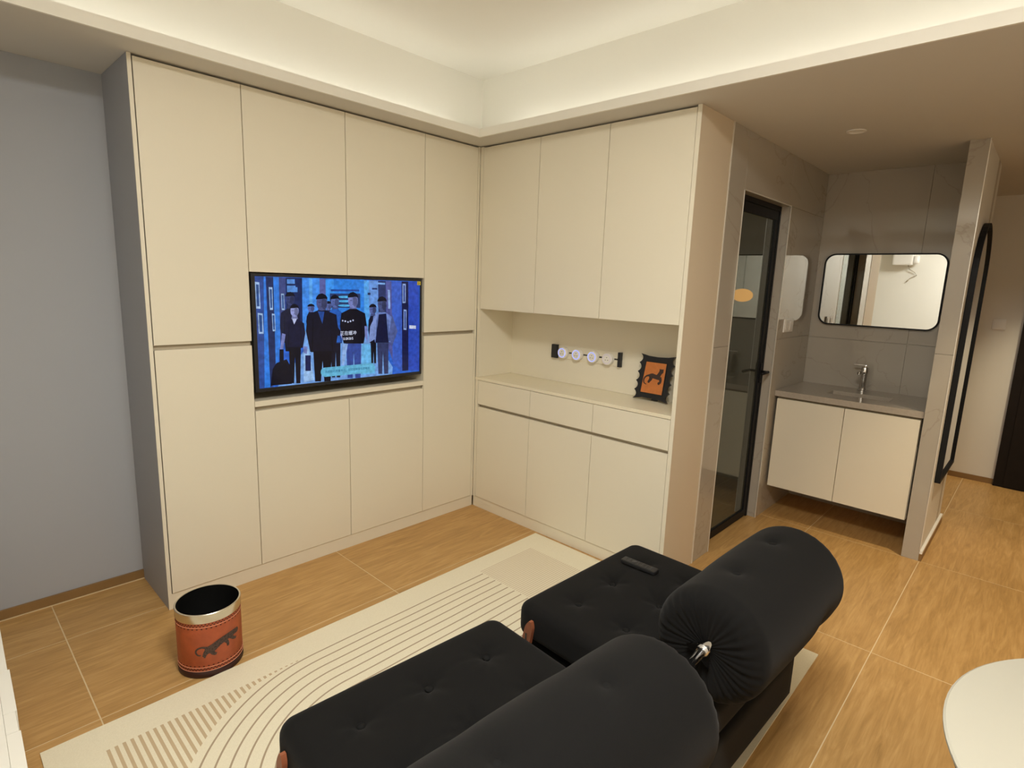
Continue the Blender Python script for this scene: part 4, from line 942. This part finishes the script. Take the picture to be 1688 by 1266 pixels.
stroke2d(bm, dg([(247.4, .114), (242.8, .1019), (240.5, .0899)]), [0.0225, 0.0150, 0.0112], lf, .0004); stroke2d(bm, dg([(240, .090), (243.5, .0885)]), [0.0088, 0.0075], lf, .0004)
stroke2d(bm, dg([(253.2, .1145), (256.5, .0983), (262, .0925)]), [0.0225, 0.0137, 0.0100], lf, .0005)
stroke2d(bm, dg([(276.8, .138), (283, .120), (283.5, .1047)]), [0.0175, 0.0112, 0.0075], lf, .0006); stroke2d(bm, dg([(289.2, .1385), (297, .1223), (303, .118)]), [0.0163, 0.0112, 0.0088], lf, .0007)
obj('leopard_print', bm, M['leopard'], bk, recalc=False)

# ------------------------------------------------------------------ round table, pendant lamp
tb = thing('round_table', 'round white table with dark edge at the lower right', 'table', (-1.189, -3.134, 0))
TR, TH = 0.470, 0.730
bm = bm_new(); lathe(bm, [(0, TH), (TR - 0.004, TH), (TR, TH - 0.003), (TR, TH - 0.008), (0, TH - 0.008)], 96); sharp_smooth(obj('tabletop', bm, M['table_white'], tb))
bm = bm_new(); lathe(bm, [(0, TH - 0.0085), (TR - 0.001, TH - 0.0085), (TR - 0.012, TH - 0.034), (TR - 0.03, TH - 0.040), (0, TH - 0.040)], 96); sharp_smooth(obj('tabletop_edge', bm, M['dark_red_edge'], tb))
bm = bm_new(); lathe(bm, [(0, TH - 0.0405), (0.06, TH - 0.0405), (0.035, TH - 0.10), (0.032, 0.10), (0.05, 0.035), (0.24, 0.012), (0.245, 0.0005), (0, 0.0005)], 48); obj('pedestal', bm, M['dark_red_edge'], tb, smooth=True)
pl = thing('pendant_lamp', 'small glowing amber pendant lamp hanging over the round table', 'pendant lamp', (-1.20, -3.055, 1.37))
bm = bm_new(); lathe(bm, [(0.13 * math.sin(PI * k / 24), 0.0855 + 0.0855 * math.cos(PI * k / 24)) for k in range(25)], 48); obj('lamp_shade', bm, M['pendant'], pl, smooth=True)
bm = bm_new(); tube(bm, [(0, 0, 0.171), (0, 0, ZCL - 1.37 - 0.03)], 0.003, 8); obj('cord', bm, M['black_plastic'], pl)
bm = bm_new(); lathe(bm, [(0, ZCL - 1.37 - 0.0005), (0.05, ZCL - 1.37 - 0.0005), (0.045, ZCL - 1.37 - 0.028), (0, ZCL - 1.37 - 0.030)], 24); obj('ceiling_rose', bm, M['black_plastic'], pl)

# ------------------------------------------------------------------ white chest at the left edge
ch = thing('low_cabinet', 'low white cabinet with uneven drawer fronts at the left edge', 'cabinet', (-2.441, -0.50, 0), R_(-1.6))
bm = bm_new(); box(bm, -0.47, -0.0218, -1.30, 0.35, 0.03, 0.4495, 0.0008); obj('carcass', bm, M['chest_white'], ch)
for y0, y1, dx in ((-0.318, 0.35, 0.0), (-0.520, -0.319, 0.0042), (-0.603, -0.521, 0.0008), (-1.30, -0.604, 0.0045)):
    bm = bm_new(); box(bm, -0.0215, dx, y0, y1, 0.03, 0.45, 0.001); obj('drawer_front', bm, M['chest_white'], ch)
bm = bm_new(); box(bm, -0.46, -0.04, -1.29, 0.34, 0.0005, 0.0295); obj('plinth', bm, M['laminate_dark'], ch)

# heater with loose cable on the wall opposite, seen in the basin mirror
ht = thing('wall_heater', 'white wall-mounted box with a loose cable, seen in the basin mirror', 'heater', (XW, -1.13, 1.93))
bm = bm_new(); box(bm, 0.001, 0.12, -0.115, 0.115, 0, 0.36, 0.02); obj('casing', bm, M['white_plastic'], ht)
bm = bm_new(); lathe(bm, [(0.0, 0.0), (0.03, 0.0), (0.034, 0.02), (0.034, 0.10), (0, 0.11)], 20, (0.06, -0.15, 0.02)); obj('side_vent', bm, M['white_plastic'], ht, smooth=True)
bm = bm_new(); tube(bm, [(0.04, -0.06, 0.0), (0.03, -0.08, -0.05), (0.02, -0.14, -0.09), (0.018, -0.17, -0.13), (0.02, -0.10, -0.17), (0.015, -0.06, -0.22), (0.02, -0.09, -0.20)], 0.005, 8); obj('cable', bm, M['laminate_dark'], ht, smooth=True)
